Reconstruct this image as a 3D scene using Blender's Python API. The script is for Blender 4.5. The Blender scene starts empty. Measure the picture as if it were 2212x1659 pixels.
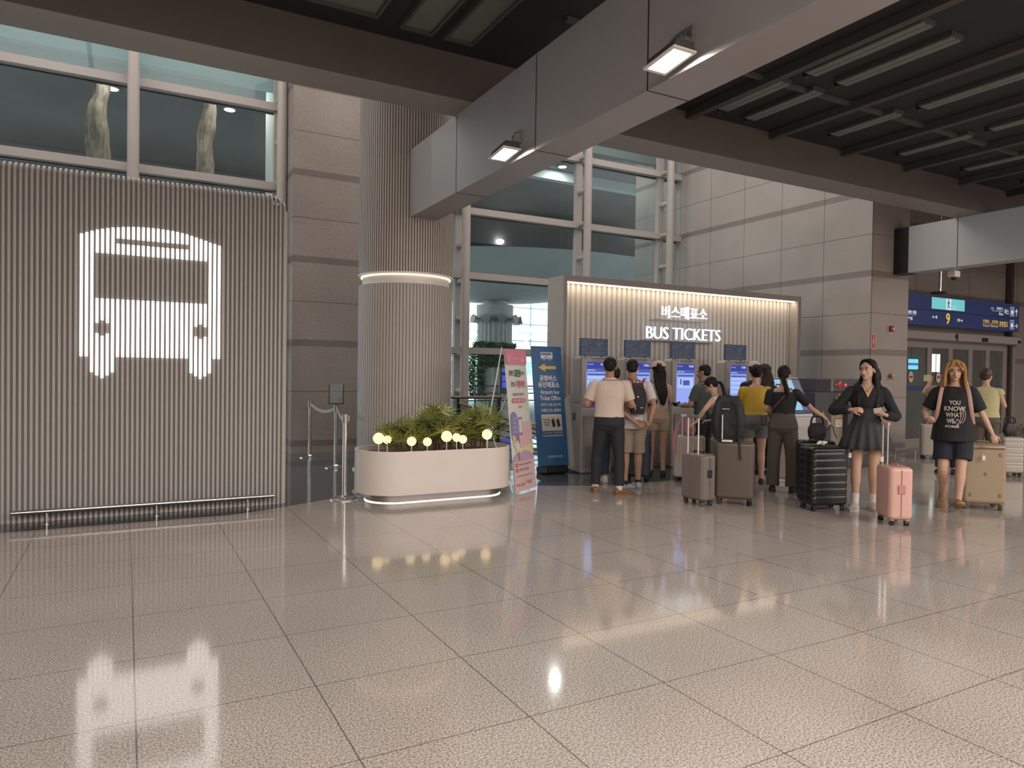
import bpy, math, random
import numpy as np
from mathutils import Vector, Matrix, noise, Quaternion
random.seed(7)
sc = bpy.context.scene
col = sc.collection
PI = math.pi

# ------------------------------------------------------------------ camera
cam_d = bpy.data.cameras.new('camera'); cam = bpy.data.objects.new('camera', cam_d); col.objects.link(cam)
RGT = Vector((0.87757649, -0.47924646, 0.0135034)); DWN = Vector((0.00487148, -0.01925031, -0.99980283)); FWD = Vector((0.47941191, 0.87746923, -0.01455898))
cm = Matrix(((RGT.x, -DWN.x, -FWD.x, 0), (RGT.y, -DWN.y, -FWD.y, 0), (RGT.z, -DWN.z, -FWD.z, 1.5), (0, 0, 0, 1)))
cam.matrix_world = cm
cam_d.sensor_width = 36.0; cam_d.lens = 1527.0 / 2212.0 * 36.0; cam_d.clip_end = 300
sc.camera = cam
# ------------------------------------------------------------------ view, world, hall fill light
sc.view_settings.view_transform = 'Standard'; sc.view_settings.look = 'None'
sc.view_settings.exposure = 0.0; sc.view_settings.gamma = 1.0; sc.view_settings.use_curve_mapping = False
sc.cycles.max_bounces = 7; sc.cycles.diffuse_bounces = 4; sc.cycles.glossy_bounces = 4; sc.cycles.transmission_bounces = 4
sc.cycles.transparent_max_bounces = 8; sc.cycles.caustics_reflective = False; sc.cycles.caustics_refractive = False
sc.cycles.sample_clamp_indirect = 4.0; sc.cycles.use_denoising = True
w = bpy.data.worlds.new('sky'); sc.world = w; w.use_nodes = True
wb = w.node_tree.nodes['Background']; wb.inputs[0].default_value = (0.93, 0.975, 1.0, 1); wb.inputs[1].default_value = 6.5

def area(name, loc, size, power, color, rot=(0, 0, 0), sizey=None, spread=None):
    l = bpy.data.lights.new(name, 'AREA'); l.energy = power; l.color = color; l.size = size
    if sizey: l.shape = 'RECTANGLE'; l.size_y = sizey
    if spread: l.spread = spread
    o = bpy.data.objects.new(name, l); col.objects.link(o); o.location = loc; o.rotation_euler = rot
    return o
WARM = (1.0, 0.895, 0.825)
# added fill lights behind the camera, rows standing in for unseen hall lighting
for x in (-6.0, 0.5, 7.0, 13.5, 20.0):
    for y in (-8.5, -2.6):
        area('hall_fill_light', (x, y, 4.75), 4.5, 620, WARM, sizey=2.6)
for x in (-5.0, 3.5, 12.0):      # added fill lights, unseen, high in the window bay
    area('window_bay_fill', (x, 11.0, 8.6), 8.4, 330, (1.0, 0.90, 0.84), sizey=5.0)
area('side_fill_light', (19.0, 3.2, 4.75), 3.0, 260, WARM, sizey=2.0)  # added fill out of view, brightens the door area at the right

# ------------------------------------------------------------------ materials
MATS = {}
def lin(c):
    if isinstance(c, str):
        c = [int(c[i:i+2], 16) / 255 for i in (0, 2, 4)]
        c = [v / 12.92 if v <= 0.04045 else ((v + 0.055) / 1.055) ** 2.4 for v in c]
    return (c[0], c[1], c[2], 1.0)
def nd(nt, t, **kw):
    n = nt.nodes.new(t)
    for k, v in kw.items():
        if k.startswith('i_'): n.inputs[k[2:].replace('_', ' ')].default_value = v
        else: setattr(n, k, v)
    return n
def mat(name, color, rough=0.6, metal=0.0, spec=0.5, var=0.0, scale=20.0, bump=0.0, bscale=None, emit=None, es=1.0, stretch=None, sub=0.0):
    """plain surface with procedural variation of its colour and relief"""
    if name in MATS: return MATS[name]
    m = bpy.data.materials.new(name); m.use_nodes = True; nt = m.node_tree; b = nt.nodes['Principled BSDF']
    c = lin(color); b.inputs['Base Color'].default_value = c; b.inputs['Roughness'].default_value = rough
    b.inputs['Metallic'].default_value = metal; b.inputs['Specular IOR Level'].default_value = spec
    if emit is not None:
        b.inputs['Emission Color'].default_value = lin(emit); b.inputs['Emission Strength'].default_value = es
    if var or bump:
        tc = nd(nt, 'ShaderNodeTexCoord'); src = tc.outputs['Object']
        if stretch:
            mp = nd(nt, 'ShaderNodeMapping'); mp.inputs['Scale'].default_value = stretch; nt.links.new(src, mp.inputs['Vector']); src = mp.outputs['Vector']
        nz = nd(nt, 'ShaderNodeTexNoise'); nz.inputs['Scale'].default_value = scale; nz.inputs['Detail'].default_value = 4
        nt.links.new(src, nz.inputs['Vector'])
        if var:
            mx = nd(nt, 'ShaderNodeMix', data_type='RGBA', blend_type='MIX')
            mx.inputs[6].default_value = [max(0, v * (1 - var)) for v in c[:3]] + [1]; mx.inputs[7].default_value = [min(1, v * (1 + var)) for v in c[:3]] + [1]
            nt.links.new(nz.outputs['Fac'], mx.inputs[0]); nt.links.new(mx.outputs[2], b.inputs['Base Color'])
        if bump:
            n2 = nz
            if bscale:
                n2 = nd(nt, 'ShaderNodeTexNoise'); n2.inputs['Scale'].default_value = bscale; nt.links.new(src, n2.inputs['Vector'])
            bp = nd(nt, 'ShaderNodeBump'); bp.inputs['Strength'].default_value = bump; bp.inputs['Distance'].default_value = 0.01
            nt.links.new(n2.outputs['Fac'], bp.inputs['Height']); nt.links.new(bp.outputs['Normal'], b.inputs['Normal'])
    MATS[name] = m; return m
def emis(name, color, s):
    return mat(name, (0.02, 0.02, 0.02), emit=color, es=s)
def glassmat(name, tint, refl=0.08, mixw=0.0, white=(0.8, 0.9, 0.9, 1)):
    m = bpy.data.materials.new(name); m.use_nodes = True; nt = m.node_tree; nt.nodes.remove(nt.nodes['Principled BSDF'])
    out = nt.nodes['Material Output']
    tr = nd(nt, 'ShaderNodeBsdfTransparent'); tr.inputs[0].default_value = lin(tint)
    gl = nd(nt, 'ShaderNodeBsdfGlossy'); gl.inputs['Roughness'].default_value = 0.02
    lw = nd(nt, 'ShaderNodeLayerWeight'); lw.inputs[0].default_value = 0.5; fv = mathn(nt, 'MULTIPLY_ADD', mathn(nt, 'POWER', lw.outputs['Facing'], 5.0), 0.9, 0.035)
    mx = nd(nt, 'ShaderNodeMixShader'); nt.links.new(fv, mx.inputs[0]); nt.links.new(tr.outputs[0], mx.inputs[1]); nt.links.new(gl.outputs[0], mx.inputs[2])
    last = mx
    if mixw:
        df = nd(nt, 'ShaderNodeBsdfDiffuse'); df.inputs[0].default_value = white
        m2 = nd(nt, 'ShaderNodeMixShader'); m2.inputs[0].default_value = mixw; nt.links.new(mx.outputs[0], m2.inputs[1]); nt.links.new(df.outputs[0], m2.inputs[2]); last = m2
    nt.links.new(last.outputs[0], out.inputs['Surface']); MATS[name] = m; return m
def mathn(nt, op, a, b=None, c=None):
    n = nd(nt, 'ShaderNodeMath', operation=op)
    for i, v in enumerate((a, b, c)):
        if v is None: continue
        if isinstance(v, (int, float)): n.inputs[i].default_value = v
        else: nt.links.new(v, n.inputs[i])
    return n.outputs[0]
def joints(nt, co, pitch, off, wid):
    """1 on a thin line every pitch metres"""
    t = mathn(nt, 'ADD', co, -off + wid / 2 + pitch * 100)
    t = mathn(nt, 'MODULO', t, pitch)
    return mathn(nt, 'LESS_THAN', t, wid)
def granite(name, base, dark, rough, sc_, joint_spec, bands=None, bandcol=None, light=None):
    m = bpy.data.materials.new(name); m.use_nodes = True; nt = m.node_tree; b = nt.nodes['Principled BSDF']
    tc = nd(nt, 'ShaderNodeTexCoord'); sx = nd(nt, 'ShaderNodeSeparateXYZ'); nt.links.new(tc.outputs['Object'], sx.inputs[0])
    n1 = nd(nt, 'ShaderNodeTexNoise'); n1.inputs['Scale'].default_value = sc_; n1.inputs['Detail'].default_value = 3; nt.links.new(tc.outputs['Object'], n1.inputs['Vector'])
    r1 = nd(nt, 'ShaderNodeValToRGB'); e = r1.color_ramp.elements; e[0].position = 0.36; e[0].color = lin(dark); e[1].position = 0.60; e[1].color = lin(base)
    if light: x = e.new(0.70); x.color = lin(light)
    nt.links.new(n1.outputs['Fac'], r1.inputs[0]); c = r1.outputs[0]
    n2 = nd(nt, 'ShaderNodeTexNoise'); n2.inputs['Scale'].default_value = 0.9; nt.links.new(tc.outputs['Object'], n2.inputs['Vector'])
    mv = nd(nt, 'ShaderNodeMix', data_type='RGBA', blend_type='MULTIPLY'); mv.inputs[0].default_value = 0.35; nt.links.new(c, mv.inputs[6]); nt.links.new(n2.outputs['Fac'], mv.inputs[7]); c = mv.outputs[2]
    if bands:
        for z0, z1 in bands:
            f = mathn(nt, 'MULTIPLY', mathn(nt, 'GREATER_THAN', sx.outputs[2], z0), mathn(nt, 'LESS_THAN', sx.outputs[2], z1))
            mb = nd(nt, 'ShaderNodeMix', data_type='RGBA', blend_type='MULTIPLY'); mb.inputs[7].default_value = bandcol
            nt.links.new(f, mb.inputs[0]); nt.links.new(c, mb.inputs[6]); c = mb.outputs[2]
    for axis, pitch, off, wid in joint_spec:
        if pitch == 0:
            f = mathn(nt, 'LESS_THAN', mathn(nt, 'ABSOLUTE', mathn(nt, 'SUBTRACT', sx.outputs[axis], off)), wid / 2)
        else: f = joints(nt, sx.outputs[axis], pitch, off, wid)
        mj = nd(nt, 'ShaderNodeMix', data_type='RGBA', blend_type='MULTIPLY'); mj.inputs[7].default_value = (0.38, 0.36, 0.35, 1)
        nt.links.new(f, mj.inputs[0]); nt.links.new(c, mj.inputs[6]); c = mj.outputs[2]
    nt.links.new(c, b.inputs['Base Color']); b.inputs['Roughness'].default_value = rough; b.inputs['Specular IOR Level'].default_value = 0.9 if rough < 0.2 else 0.4
    MATS[name] = m; return m

# ------------------------------------------------------------------ mesh kit
def catmull(pts, rads, sub):
    P = [Vector(p) for p in pts]; n = len(P); out = []; ro = []
    for i in range(n - 1):
        p0 = P[max(i - 1, 0)]; p1 = P[i]; p2 = P[i + 1]; p3 = P[min(i + 2, n - 1)]
        for k in range(sub):
            t = k / sub
            out.append(0.5 * ((2 * p1) + (p2 - p0) * t + (2 * p0 - 5 * p1 + 4 * p2 - p3) * t * t + (3 * p1 - p0 - 3 * p2 + p3) * t ** 3))
            s = t * t * (3 - 2 * t) * 0.5 + t * 0.5
            ro.append(rads[i] * (1 - s) + rads[i + 1] * s)
    out.append(P[-1]); ro.append(rads[-1]); return out, ro
class M:
    def __init__(s): s.v = []; s.f = []; s.m = []; s.mi = 0; s.T = None
    def add(s, vs, fs):
        o = len(s.v)
        if s.T is not None: vs = [s.T @ Vector(v) for v in vs]
        s.v.extend(tuple(v) for v in vs); s.f.extend(tuple(i + o for i in f) for f in fs); s.m.extend([s.mi] * len(fs)); return s
    def box(s, x0, x1, y0, y1, z0, z1):
        if x0 > x1: x0, x1 = x1, x0
        if y0 > y1: y0, y1 = y1, y0
        if z0 > z1: z0, z1 = z1, z0
        return s.add([(x0, y0, z0), (x1, y0, z0), (x1, y1, z0), (x0, y1, z0), (x0, y0, z1), (x1, y0, z1), (x1, y1, z1), (x0, y1, z1)],
              [(0, 3, 2, 1), (4, 5, 6, 7), (0, 1, 5, 4), (1, 2, 6, 5), (2, 3, 7, 6), (3, 0, 4, 7)])
    def loft(s, rings, closed=False):
        n = len(rings[0]); vs = [v for r in rings for v in r]; fs = []
        for i in range(len(rings) - 1 + (1 if closed else 0)):
            a = i * n; b = ((i + 1) % len(rings)) * n
            for k in range(n): fs.append((a + k, a + (k + 1) % n, b + (k + 1) % n, b + k))
        if not closed: fs.append(tuple(range(n - 1, -1, -1))); fs.append(tuple(range((len(rings) - 1) * n, len(rings) * n)))
        return s.add(vs, fs)
    def tube(s, pts, r, n=10, sub=1, flat=1.0, up=None, closed=False):
        rads = list(r) if isinstance(r, (list, tuple)) else [r] * len(pts)
        P = [Vector(p) for p in pts]
        if sub > 1: P, rads = catmull(P, rads, sub)
        rings = []; u = None; L = len(P)
        for i, p in enumerate(P):
            if closed: t = (P[(i + 1) % L] - P[i - 1])
            else: t = (P[min(i + 1, L - 1)] - P[max(i - 1, 0)])
            t = t.normalized() if t.length > 1e-9 else Vector((0, 0, 1))
            if u is None:
                u = Vector(up) if up else (Vector((0, 0, 1)) if abs(t.z) < 0.9 else Vector((1, 0, 0)))
            if up: u = Vector(up)
            u = (u - t * u.dot(t)).normalized(); v = t.cross(u)
            rings.append([p + rads[i] * (u * math.cos(a) + v * flat * math.sin(a)) for a in (2 * PI * k / n for k in range(n))])
        return s.loft(rings, closed)
    def cyl(s, p0, p1, r, n=16, r1=None): return s.tube([p0, p1], [r, r if r1 is None else r1], n)
    def ell(s, c, r, n=14, R=None):
        if isinstance(r, (int, float)): r = (r, r, r)
        c = Vector(c); vs = []; fs = []; h = n // 2 + 1
        for i in range(h + 1):
            th = PI * i / h
            for k in range(n):
                a = 2 * PI * k / n; p = Vector((r[0] * math.sin(th) * math.cos(a), r[1] * math.sin(th) * math.sin(a), r[2] * math.cos(th)))
                if R is not None: p = R @ p
                vs.append(c + p)
        for i in range(h):
            for k in range(n): fs.append((i * n + k, (i + 1) * n + k, (i + 1) * n + (k + 1) % n, i * n + (k + 1) % n))
        return s.add(vs, fs)
    def prism(s, poly, d0, d1, axis=1):
        """extrude a 2-d outline: axis 1: (x, z) between y=d0..d1, axis 2: (x, y) between z=d0..d1, axis 0: (y, z)"""
        def P(a, b, d): return (a, d, b) if axis == 1 else ((a, b, d) if axis == 2 else (d, a, b))
        n = len(poly); vs = [P(a, b, d0) for a, b in poly] + [P(a, b, d1) for a, b in poly]
        ar = sum(poly[i][0] * poly[(i + 1) % n][1] - poly[(i + 1) % n][0] * poly[i][1] for i in range(n))
        fs = [tuple(range(n)), tuple(range(2 * n - 1, n - 1, -1))] + [(k, k + n, (k + 1) % n + n, (k + 1) % n) for k in range(n)]
        return s.add(vs, fs)
    def plate(s, x0, x1, z0, z1, y, t=0.002): return s.box(x0, x1, y - t, y, z0, z1)
    def mesh(s, name):
        me = bpy.data.meshes.new(name); me.from_pydata(s.v, [], s.f); return me
    def build(s, name, mats, parent=None, smooth=35, bevel=0, loc=None, kind=None, fix=True):
        import bmesh
        me = s.mesh(name)
        if not isinstance(mats, (list, tuple)): mats = [mats]
        for m_ in mats: me.materials.append(m_)
        if len(mats) > 1: me.polygons.foreach_set('material_index', s.m)
        if fix:
            bm = bmesh.new(); bm.from_mesh(me); bmesh.ops.recalc_face_normals(bm, faces=bm.faces); bm.to_mesh(me); bm.free()
        me.update()
        if smooth:
            me.polygons.foreach_set('use_smooth', [True] * len(me.polygons)); me.set_sharp_from_angle(angle=math.radians(smooth))
        o = bpy.data.objects.new(name, me); col.objects.link(o)
        if parent: o.parent = parent
        if loc: o.location = loc
        if kind: o['kind'] = kind
        if bevel:
            b = o.modifiers.new('bevel', 'BEVEL'); b.width = bevel; b.segments = 2; b.limit_method = 'ANGLE'; b.angle_limit = math.radians(40)
        return o
def remesh(m, name, mats, parent, voxel=0.006, smooth=3, disp=0.0, dscale=8.0, dstretch=(1, 1, 1), seed=0, dec=None):
    """fuse overlapping closed shapes into one continuous surface"""
    me = m.mesh('tmp'); o = bpy.data.objects.new('tmp', me); col.objects.link(o)
    r = o.modifiers.new('r', 'REMESH'); r.mode = 'VOXEL'; r.voxel_size = voxel
    if smooth: sm = o.modifiers.new('s', 'SMOOTH'); sm.factor = 0.5; sm.iterations = smooth
    if dec: d = o.modifiers.new('d', 'DECIMATE'); d.ratio = dec
    dg = bpy.context.evaluated_depsgraph_get(); e = o.evaluated_get(dg)
    out = bpy.data.meshes.new_from_object(e); bpy.data.objects.remove(o)
    if disp:
        out.update(); n = len(out.vertices); co = np.empty(n * 3); out.vertices.foreach_get('co', co); co = co.reshape(-1, 3)
        no = np.empty(n * 3); out.vertices.foreach_get('normal', no); no = no.reshape(-1, 3)
        off = Vector((seed * 3.1, seed * 1.7, seed * 2.3)); sx, sy, sz = dstretch
        d = np.array([noise.noise(Vector((p[0] * dscale * sx, p[1] * dscale * sy, p[2] * dscale * sz)) + off) for p in co])
        co = co + no * (d * disp)[:, None]; out.vertices.foreach_set('co', co.ravel())
    out.materials.clear()
    for m_ in (mats if isinstance(mats, (list, tuple)) else [mats]): out.materials.append(m_)
    out.polygons.foreach_set('use_smooth', [True] * len(out.polygons)); out.update(); out.name = name
    o = bpy.data.objects.new(name, out); col.objects.link(o)
    if parent: o.parent = parent
    return o
def tag(o, label=None, cat=None, group=None, kind=None):
    if label: o['label'] = label
    if cat: o['category'] = cat
    if group: o['group'] = group
    if kind: o['kind'] = kind
    return o
def thing(name, label, cat, loc=(0, 0, 0), rz=0.0, group=None, scale=1.0):
    o = bpy.data.objects.new(name, None); o.empty_display_size = 0.1; col.objects.link(o); o.location = loc; o.rotation_euler = (0, 0, rz); o.scale = (scale,) * 3
    return tag(o, label, cat, group)
def copy_tree(o, parent=None):
    c = o.copy(); col.objects.link(c)
    if parent: c.parent = parent
    for ch in list(o.children): copy_tree(ch, c)
    return c
def struct(o): o['kind'] = 'structure'; return o
_tc = {}
def text_shape(s, bold=0.0):
    k = (s, bold)
    if k in _tc: return _tc[k]
    c = bpy.data.curves.new('t', 'FONT'); c.body = s; c.resolution_u = 3; c.offset = bold
    o = bpy.data.objects.new('t', c); me = bpy.data.meshes.new_from_object(o)
    vs = [v.co.copy() for v in me.vertices]; fs = [tuple(p.vertices) for p in me.polygons]
    bpy.data.objects.remove(o); bpy.data.meshes.remove(me)
    x0 = min(v.x for v in vs); x1 = max(v.x for v in vs); y0 = min(v.y for v in vs); y1 = max(v.y for v in vs)
    vs = [((v.x - x0) / (x1 - x0), (v.y - y0) / (y1 - y0)) for v in vs]
    _tc[k] = (vs, fs); return _tc[k]
def text(m, s, u0, u1, v0, v1, y, bold=0.0, depth=0.0):
    """write s into the box u0..u1, v0..v1 of the vertical plane at depth y, reading from the -y side"""
    vs, fs = text_shape(s, bold); n = len(vs)
    V3 = [(u0 + (u1 - u0) * a, y, v0 + (v1 - v0) * b) for a, b in vs]
    if not depth: m.add(V3, fs); return
    back = [(a, y + depth, c) for a, _, c in V3]; cnt = {}
    for f in fs:
        for i in range(len(f)):
            e = (f[i], f[(i + 1) % len(f)]); cnt[e] = 1
    side = [(a, b, b + n, a + n) for (a, b) in cnt if (b, a) not in cnt]
    m.add(V3 + back, fs + [tuple(i + n for i in reversed(f)) for f in fs] + side)
def rrect(x0, x1, y0, y1, r, n=6):
    out = []
    for cx, cy, a0 in ((x1 - r, y1 - r, 0), (x0 + r, y1 - r, 90), (x0 + r, y0 + r, 180), (x1 - r, y0 + r, 270)):
        for k in range(n + 1):
            a = math.radians(a0 + 90 * k / n); out.append((cx + r * math.cos(a), cy + r * math.sin(a)))
    return out
# ================================================================== SETTING
m_floor = granite('floor_granite', (0.61, 0.555, 0.50), (0.25, 0.215, 0.19), 0.085, 105, [(0, 0.757, 0.044, 0.007), (1, 0.725, 4.826, 0.006)], light=(0.68, 0.60, 0.54))
m_border = granite('dark_floor_granite', (0.115, 0.125, 0.135), (0.05, 0.055, 0.06), 0.08, 90, [(0, 0.757, 0.044, 0.004), (1, 0.725, 4.826, 0.004)])
BANDS = [(0.13, 0.24), (1.95, 2.07), (3.46, 3.58), (5.02, 5.14), (6.6, 6.72)]
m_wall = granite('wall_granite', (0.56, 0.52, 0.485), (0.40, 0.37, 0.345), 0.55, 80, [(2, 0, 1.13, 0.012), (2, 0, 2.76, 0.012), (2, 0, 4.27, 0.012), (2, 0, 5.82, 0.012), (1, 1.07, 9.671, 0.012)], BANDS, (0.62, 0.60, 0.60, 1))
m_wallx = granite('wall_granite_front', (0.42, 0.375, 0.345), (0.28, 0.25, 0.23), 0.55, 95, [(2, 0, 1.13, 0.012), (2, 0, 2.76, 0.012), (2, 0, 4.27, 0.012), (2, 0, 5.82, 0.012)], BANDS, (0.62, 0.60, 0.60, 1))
m_plaster = mat('hall_plaster', (0.42, 0.39, 0.36), 0.8, var=0.08, scale=1.5)
m_deck = mat('deck_metal', (0.010, 0.010, 0.011), 0.7, var=0.3, scale=2)
m_rib = mat('deck_rib_metal', (0.055, 0.052, 0.050), 0.6, var=0.2, scale=3)
m_beam = mat('beam_panel_metal', (0.34, 0.325, 0.325), 0.38, metal=0.25, var=0.10, scale=1.4, bump=0.02)
m_abeam = mat('cross_beam_paint', (0.25, 0.23, 0.215), 0.5, var=0.08, scale=2)
m_steel = mat('brushed_steel', (0.62, 0.60, 0.58), 0.24, metal=1.0, var=0.08, scale=8)
m_dsteel = mat('dull_steel', (0.38, 0.36, 0.35), 0.35, metal=0.9, var=0.1, scale=8)
m_frame = mat('window_frame_paint', (0.46, 0.435, 0.415), 0.45, var=0.05, scale=4)
m_black = mat('black_plastic', (0.012, 0.012, 0.013), 0.45)
m_white = mat('white_lacquer', (0.70, 0.66, 0.62), 0.35, var=0.03, scale=6)
g_window = glassmat('window_glass', (0.79, 0.83, 0.83)); g_window2 = glassmat('upper_window_glass', (0.74, 0.84, 0.85), mixw=0.16, white=(0.55, 0.75, 0.76, 1)); g_rail = glassmat('railing_glass', (0.72, 0.86, 0.84)); g_door = glassmat('door_glass', (0.80, 0.82, 0.81), mixw=0.13, white=(0.36, 0.36, 0.35, 1))

# floor: light granite with the dark granite border along the walls
def arcpts():
    pts = []
    for t in np.linspace(0, 1, 25):
        x = 0.9 + 4.9 * t; pts.append((x, 7.78 + 0.80 * math.sin(PI * t) ** 1.35))
    return pts
b_edge = [(-14, 7.78)] + arcpts() + [(12.0, 7.78), (12.8, 8.1), (12.8, 8.62)]
f = M(); f.prism([(-14, -12), (34, -12), (34, 10.5), (12.8, 10.5)] + b_edge[::-1], -0.08, 0.0, axis=2)
struct(f.build('floor', m_floor, smooth=0))
f = M(); f.prism(b_edge + [(12.8, 14.3), (-14, 14.3)], -0.08, 0.0, axis=2)
struct(f.build('trim_1', m_border, smooth=0))
# walls
w_ = M(); w_.box(2.60, 2.72, 14.3, 15.9, 0, 8.8); struct(w_.build('wall_outer_jamb', mat('jamb_pale', (0.62, 0.62, 0.60), 0.7, var=0.05), smooth=0))
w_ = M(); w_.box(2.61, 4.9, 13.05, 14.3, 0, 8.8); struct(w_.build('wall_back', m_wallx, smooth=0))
w_ = M(); w_.box(12.5, 12.52, 8.6, 15.8, 0, 8.8); struct(w_.build('wall_right', m_wall, smooth=0))
w_ = M(); w_.box(12.52, 13.66, 8.6, 8.9, 0, 8.8); w_.box(13.36, 13.66, 8.9, 10.3, 0, 8.8); struct(w_.build('wall_right_end', m_wallx, smooth=0))
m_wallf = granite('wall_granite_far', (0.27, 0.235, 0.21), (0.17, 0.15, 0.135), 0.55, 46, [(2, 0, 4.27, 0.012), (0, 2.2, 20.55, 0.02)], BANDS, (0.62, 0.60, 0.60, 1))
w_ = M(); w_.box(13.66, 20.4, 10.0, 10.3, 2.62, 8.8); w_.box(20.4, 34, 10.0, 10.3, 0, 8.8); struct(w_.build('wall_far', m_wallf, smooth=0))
w_ = M(); w_.box(-14, -13.7, -12, 14.3, 0, 8.8); struct(w_.build('wall_left', m_plaster, smooth=0))
w_ = M(); w_.box(-14, 34, -12.3, -12, 0, 8.8); struct(w_.build('wall_front', m_plaster, smooth=0))
w_ = M(); w_.box(33.7, 34, -12, 10, 0, 8.8); struct(w_.build('wall_east', m_plaster, smooth=0))
# ceiling: dark metal deck with ribs, and the high roof of the window bay
c = M(); c.box(-14, 34, -12, 6.98, 4.90, 5.0)
c.mi = 1
for k in range(24):
    x = 7.86 + (k - 9) * 1.52
    if 1.2 < x < 3.9: continue
    c.box(x - 0.05, x + 0.05, -12, 6.97, 4.80, 4.90)
for y in (-2.1, 0.6, 3.1, 5.72): c.box(3.66, 34, y - 0.03, y + 0.03, 4.86, 4.90)
struct(c.build('ceiling', [m_deck, m_rib], smooth=0))
c = M(); c.box(-14, 34, 7.45, 14.4, 8.7, 8.8); struct(c.build('ceiling_window_bay', m_plaster, smooth=0))
# beams
def beam(label, boxes, joint_at, name='ceiling_beam', m=m_beam, front_mat=None):
    t = thing(name, label, 'beam', (boxes[0][0], boxes[0][2], 0)); b = M()
    ox, oy = boxes[0][0], boxes[0][2]
    for x0, x1, y0, y1, z0, z1 in boxes: b.box(x0 - ox, x1 - ox, y0 - oy, y1 - oy, z0, z1)
    o_ = b.build('beam_cladding', m, t, smooth=0)
    if front_mat: b2 = M(); x0, x1, y0, y1, z0, z1 = boxes[0]; b2.box(x0 - ox, x1 - ox, -0.012, -0.001, z0 + 0.004, z1); b2.build('dark_front', front_mat, t, smooth=0)
    j = M()
    for kind, c0, (x0, x1, y0, y1, z0, z1) in joint_at:
        e = 0.002; q = 0.006
        if kind == 'y': j.box(x0 - ox - e, x1 - ox + e, c0 - oy - q, c0 - oy + q, z0 - e, z1 - 0.01)
    if joint_at: j.build('panel_joint', m_black, t, smooth=0)
    return t
# the long beam crossing the hall above the camera
BB = (3.27, 3.655, -12.0, 8.95, 3.542, 4.42)
# joints at y: from the photograph
beam('long grey panelled beam crossing overhead and running into the fluted column', [BB], [('y', yy, BB) for yy in (1.2, 4.02, 5.60, 7.369)])
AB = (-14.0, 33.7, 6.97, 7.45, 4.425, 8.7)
beam('taupe cross beam spanning the hall in front of the tall windows', [AB], [], m=m_abeam, front_mat=mat('front_dark_brown', (0.085, 0.075, 0.072), 0.5, var=0.12, scale=2))  # thin layer makes the beam's front darker brown than its underside
RB = (13.16, 13.5, -6.0, 8.30, 3.542, 4.42)
t = beam('pale grey beam at the right above the exit sign, its end near the granite wall', [RB], [('y', 7.39, RB)], m=mat('pale_beam_panel', (0.46, 0.47, 0.48), 0.4, metal=0.2, var=0.08, scale=1.2))
e_ = M(); e_.box(0, 0.34, 14.3, 14.62, 3.54, 4.42); e_.build('dark_end_cap', m_black, t, smooth=0)
# unlit strip fixtures in the right-hand deck
m_strip = mat('strip_diffuser', (0.115, 0.125, 0.11), 0.5, var=0.25, scale=5, emit=(0.6, 0.75, 0.65), es=0.012)
strips = [(6.56, 5.62, 6.60, 'beside the grey beam, far one'), (6.62, 4.02, 5.35, 'second along the grey beam'), (7.10, 5.60, 6.66, 'second row, far end'), (7.14, 4.05, 5.35, 'second row, near end'),
          (8.55, 5.55, 6.50, 'third row, far end'), (8.62, 3.4, 5.30, 'third row, long near one'), (10.15, 5.55, 6.55, 'fourth row, far end'), (10.15, 3.6, 5.3, 'fourth row, near one'), (11.75, 5.4, 6.5, 'fifth row'), (13.35, 5.2, 6.4, 'last row')]
for i, (x, y0, y1, txt) in enumerate(strips):
    t = thing('ceiling_strip_light', 'unlit strip light in dark ceiling, ' + txt, 'ceiling light', (x, y0, 4.86), group='unlit strip lights in the dark ceiling')
    b = M(); wd = 0.085 if i < 6 else 0.07; L = y1 - y0
    b.box(-wd - 0.015, wd + 0.015, 0, L, -0.005, 0.04); b.build('housing', m_rib, t, smooth=0)
    d = M(); d.box(-wd, -0.006, 0.02, L - 0.02, -0.02, -0.004); d.box(0.006, wd, 0.02, L - 0.02, -0.02, -0.004); d.build('diffuser', m_strip, t, smooth=0)
    d = M(); d.cyl((0, L + 0.04, -0.02), (0, L + 0.04, 0.04), 0.035, 12); d.tube([(0, L + 0.04, -0.02), (0.02, L + 0.05, -0.05), (0, L + 0.08, -0.07)], 0.006, 6); d.build('cable_fitting', m_black, t)
# translucent panels in the left deck
m_lpanel = mat('ceiling_panel_glass', (0.10, 0.115, 0.10), 0.35, var=0.3, scale=3, emit=(0.6, 0.75, 0.65), es=0.006)
for i, (x0, x1, y0, y1, txt) in enumerate([(1.38, 2.08, 4.9, 6.55, 'leftmost'), (2.32, 2.66, 4.9, 6.62, 'middle'), (2.78, 3.10, 4.4, 6.62, 'right, beside the long beam')]):
    t = thing('ceiling_panel', 'dim greenish translucent panel framed in the dark ceiling, ' + txt + ' of three', 'ceiling panel', (x0, y0, 4.84), group='translucent panels in the left ceiling')
    b = M(); X = x1 - x0; Y = y1 - y0
    for a in ((0, X, 0, 0.03), (0, X, Y - 0.03, Y), (0, 0.03, 0.03, Y - 0.03), (X - 0.03, X, 0.03, Y - 0.03)): b.box(a[0], a[1], a[2], a[3], 0, 0.07)
    b.build('panel_frame', m_rib, t, smooth=0); b = M(); b.box(0.03, X - 0.03, 0.03, Y - 0.03, 0.03, 0.05); b.build('panel_glass', m_lpanel, t, smooth=0)
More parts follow.
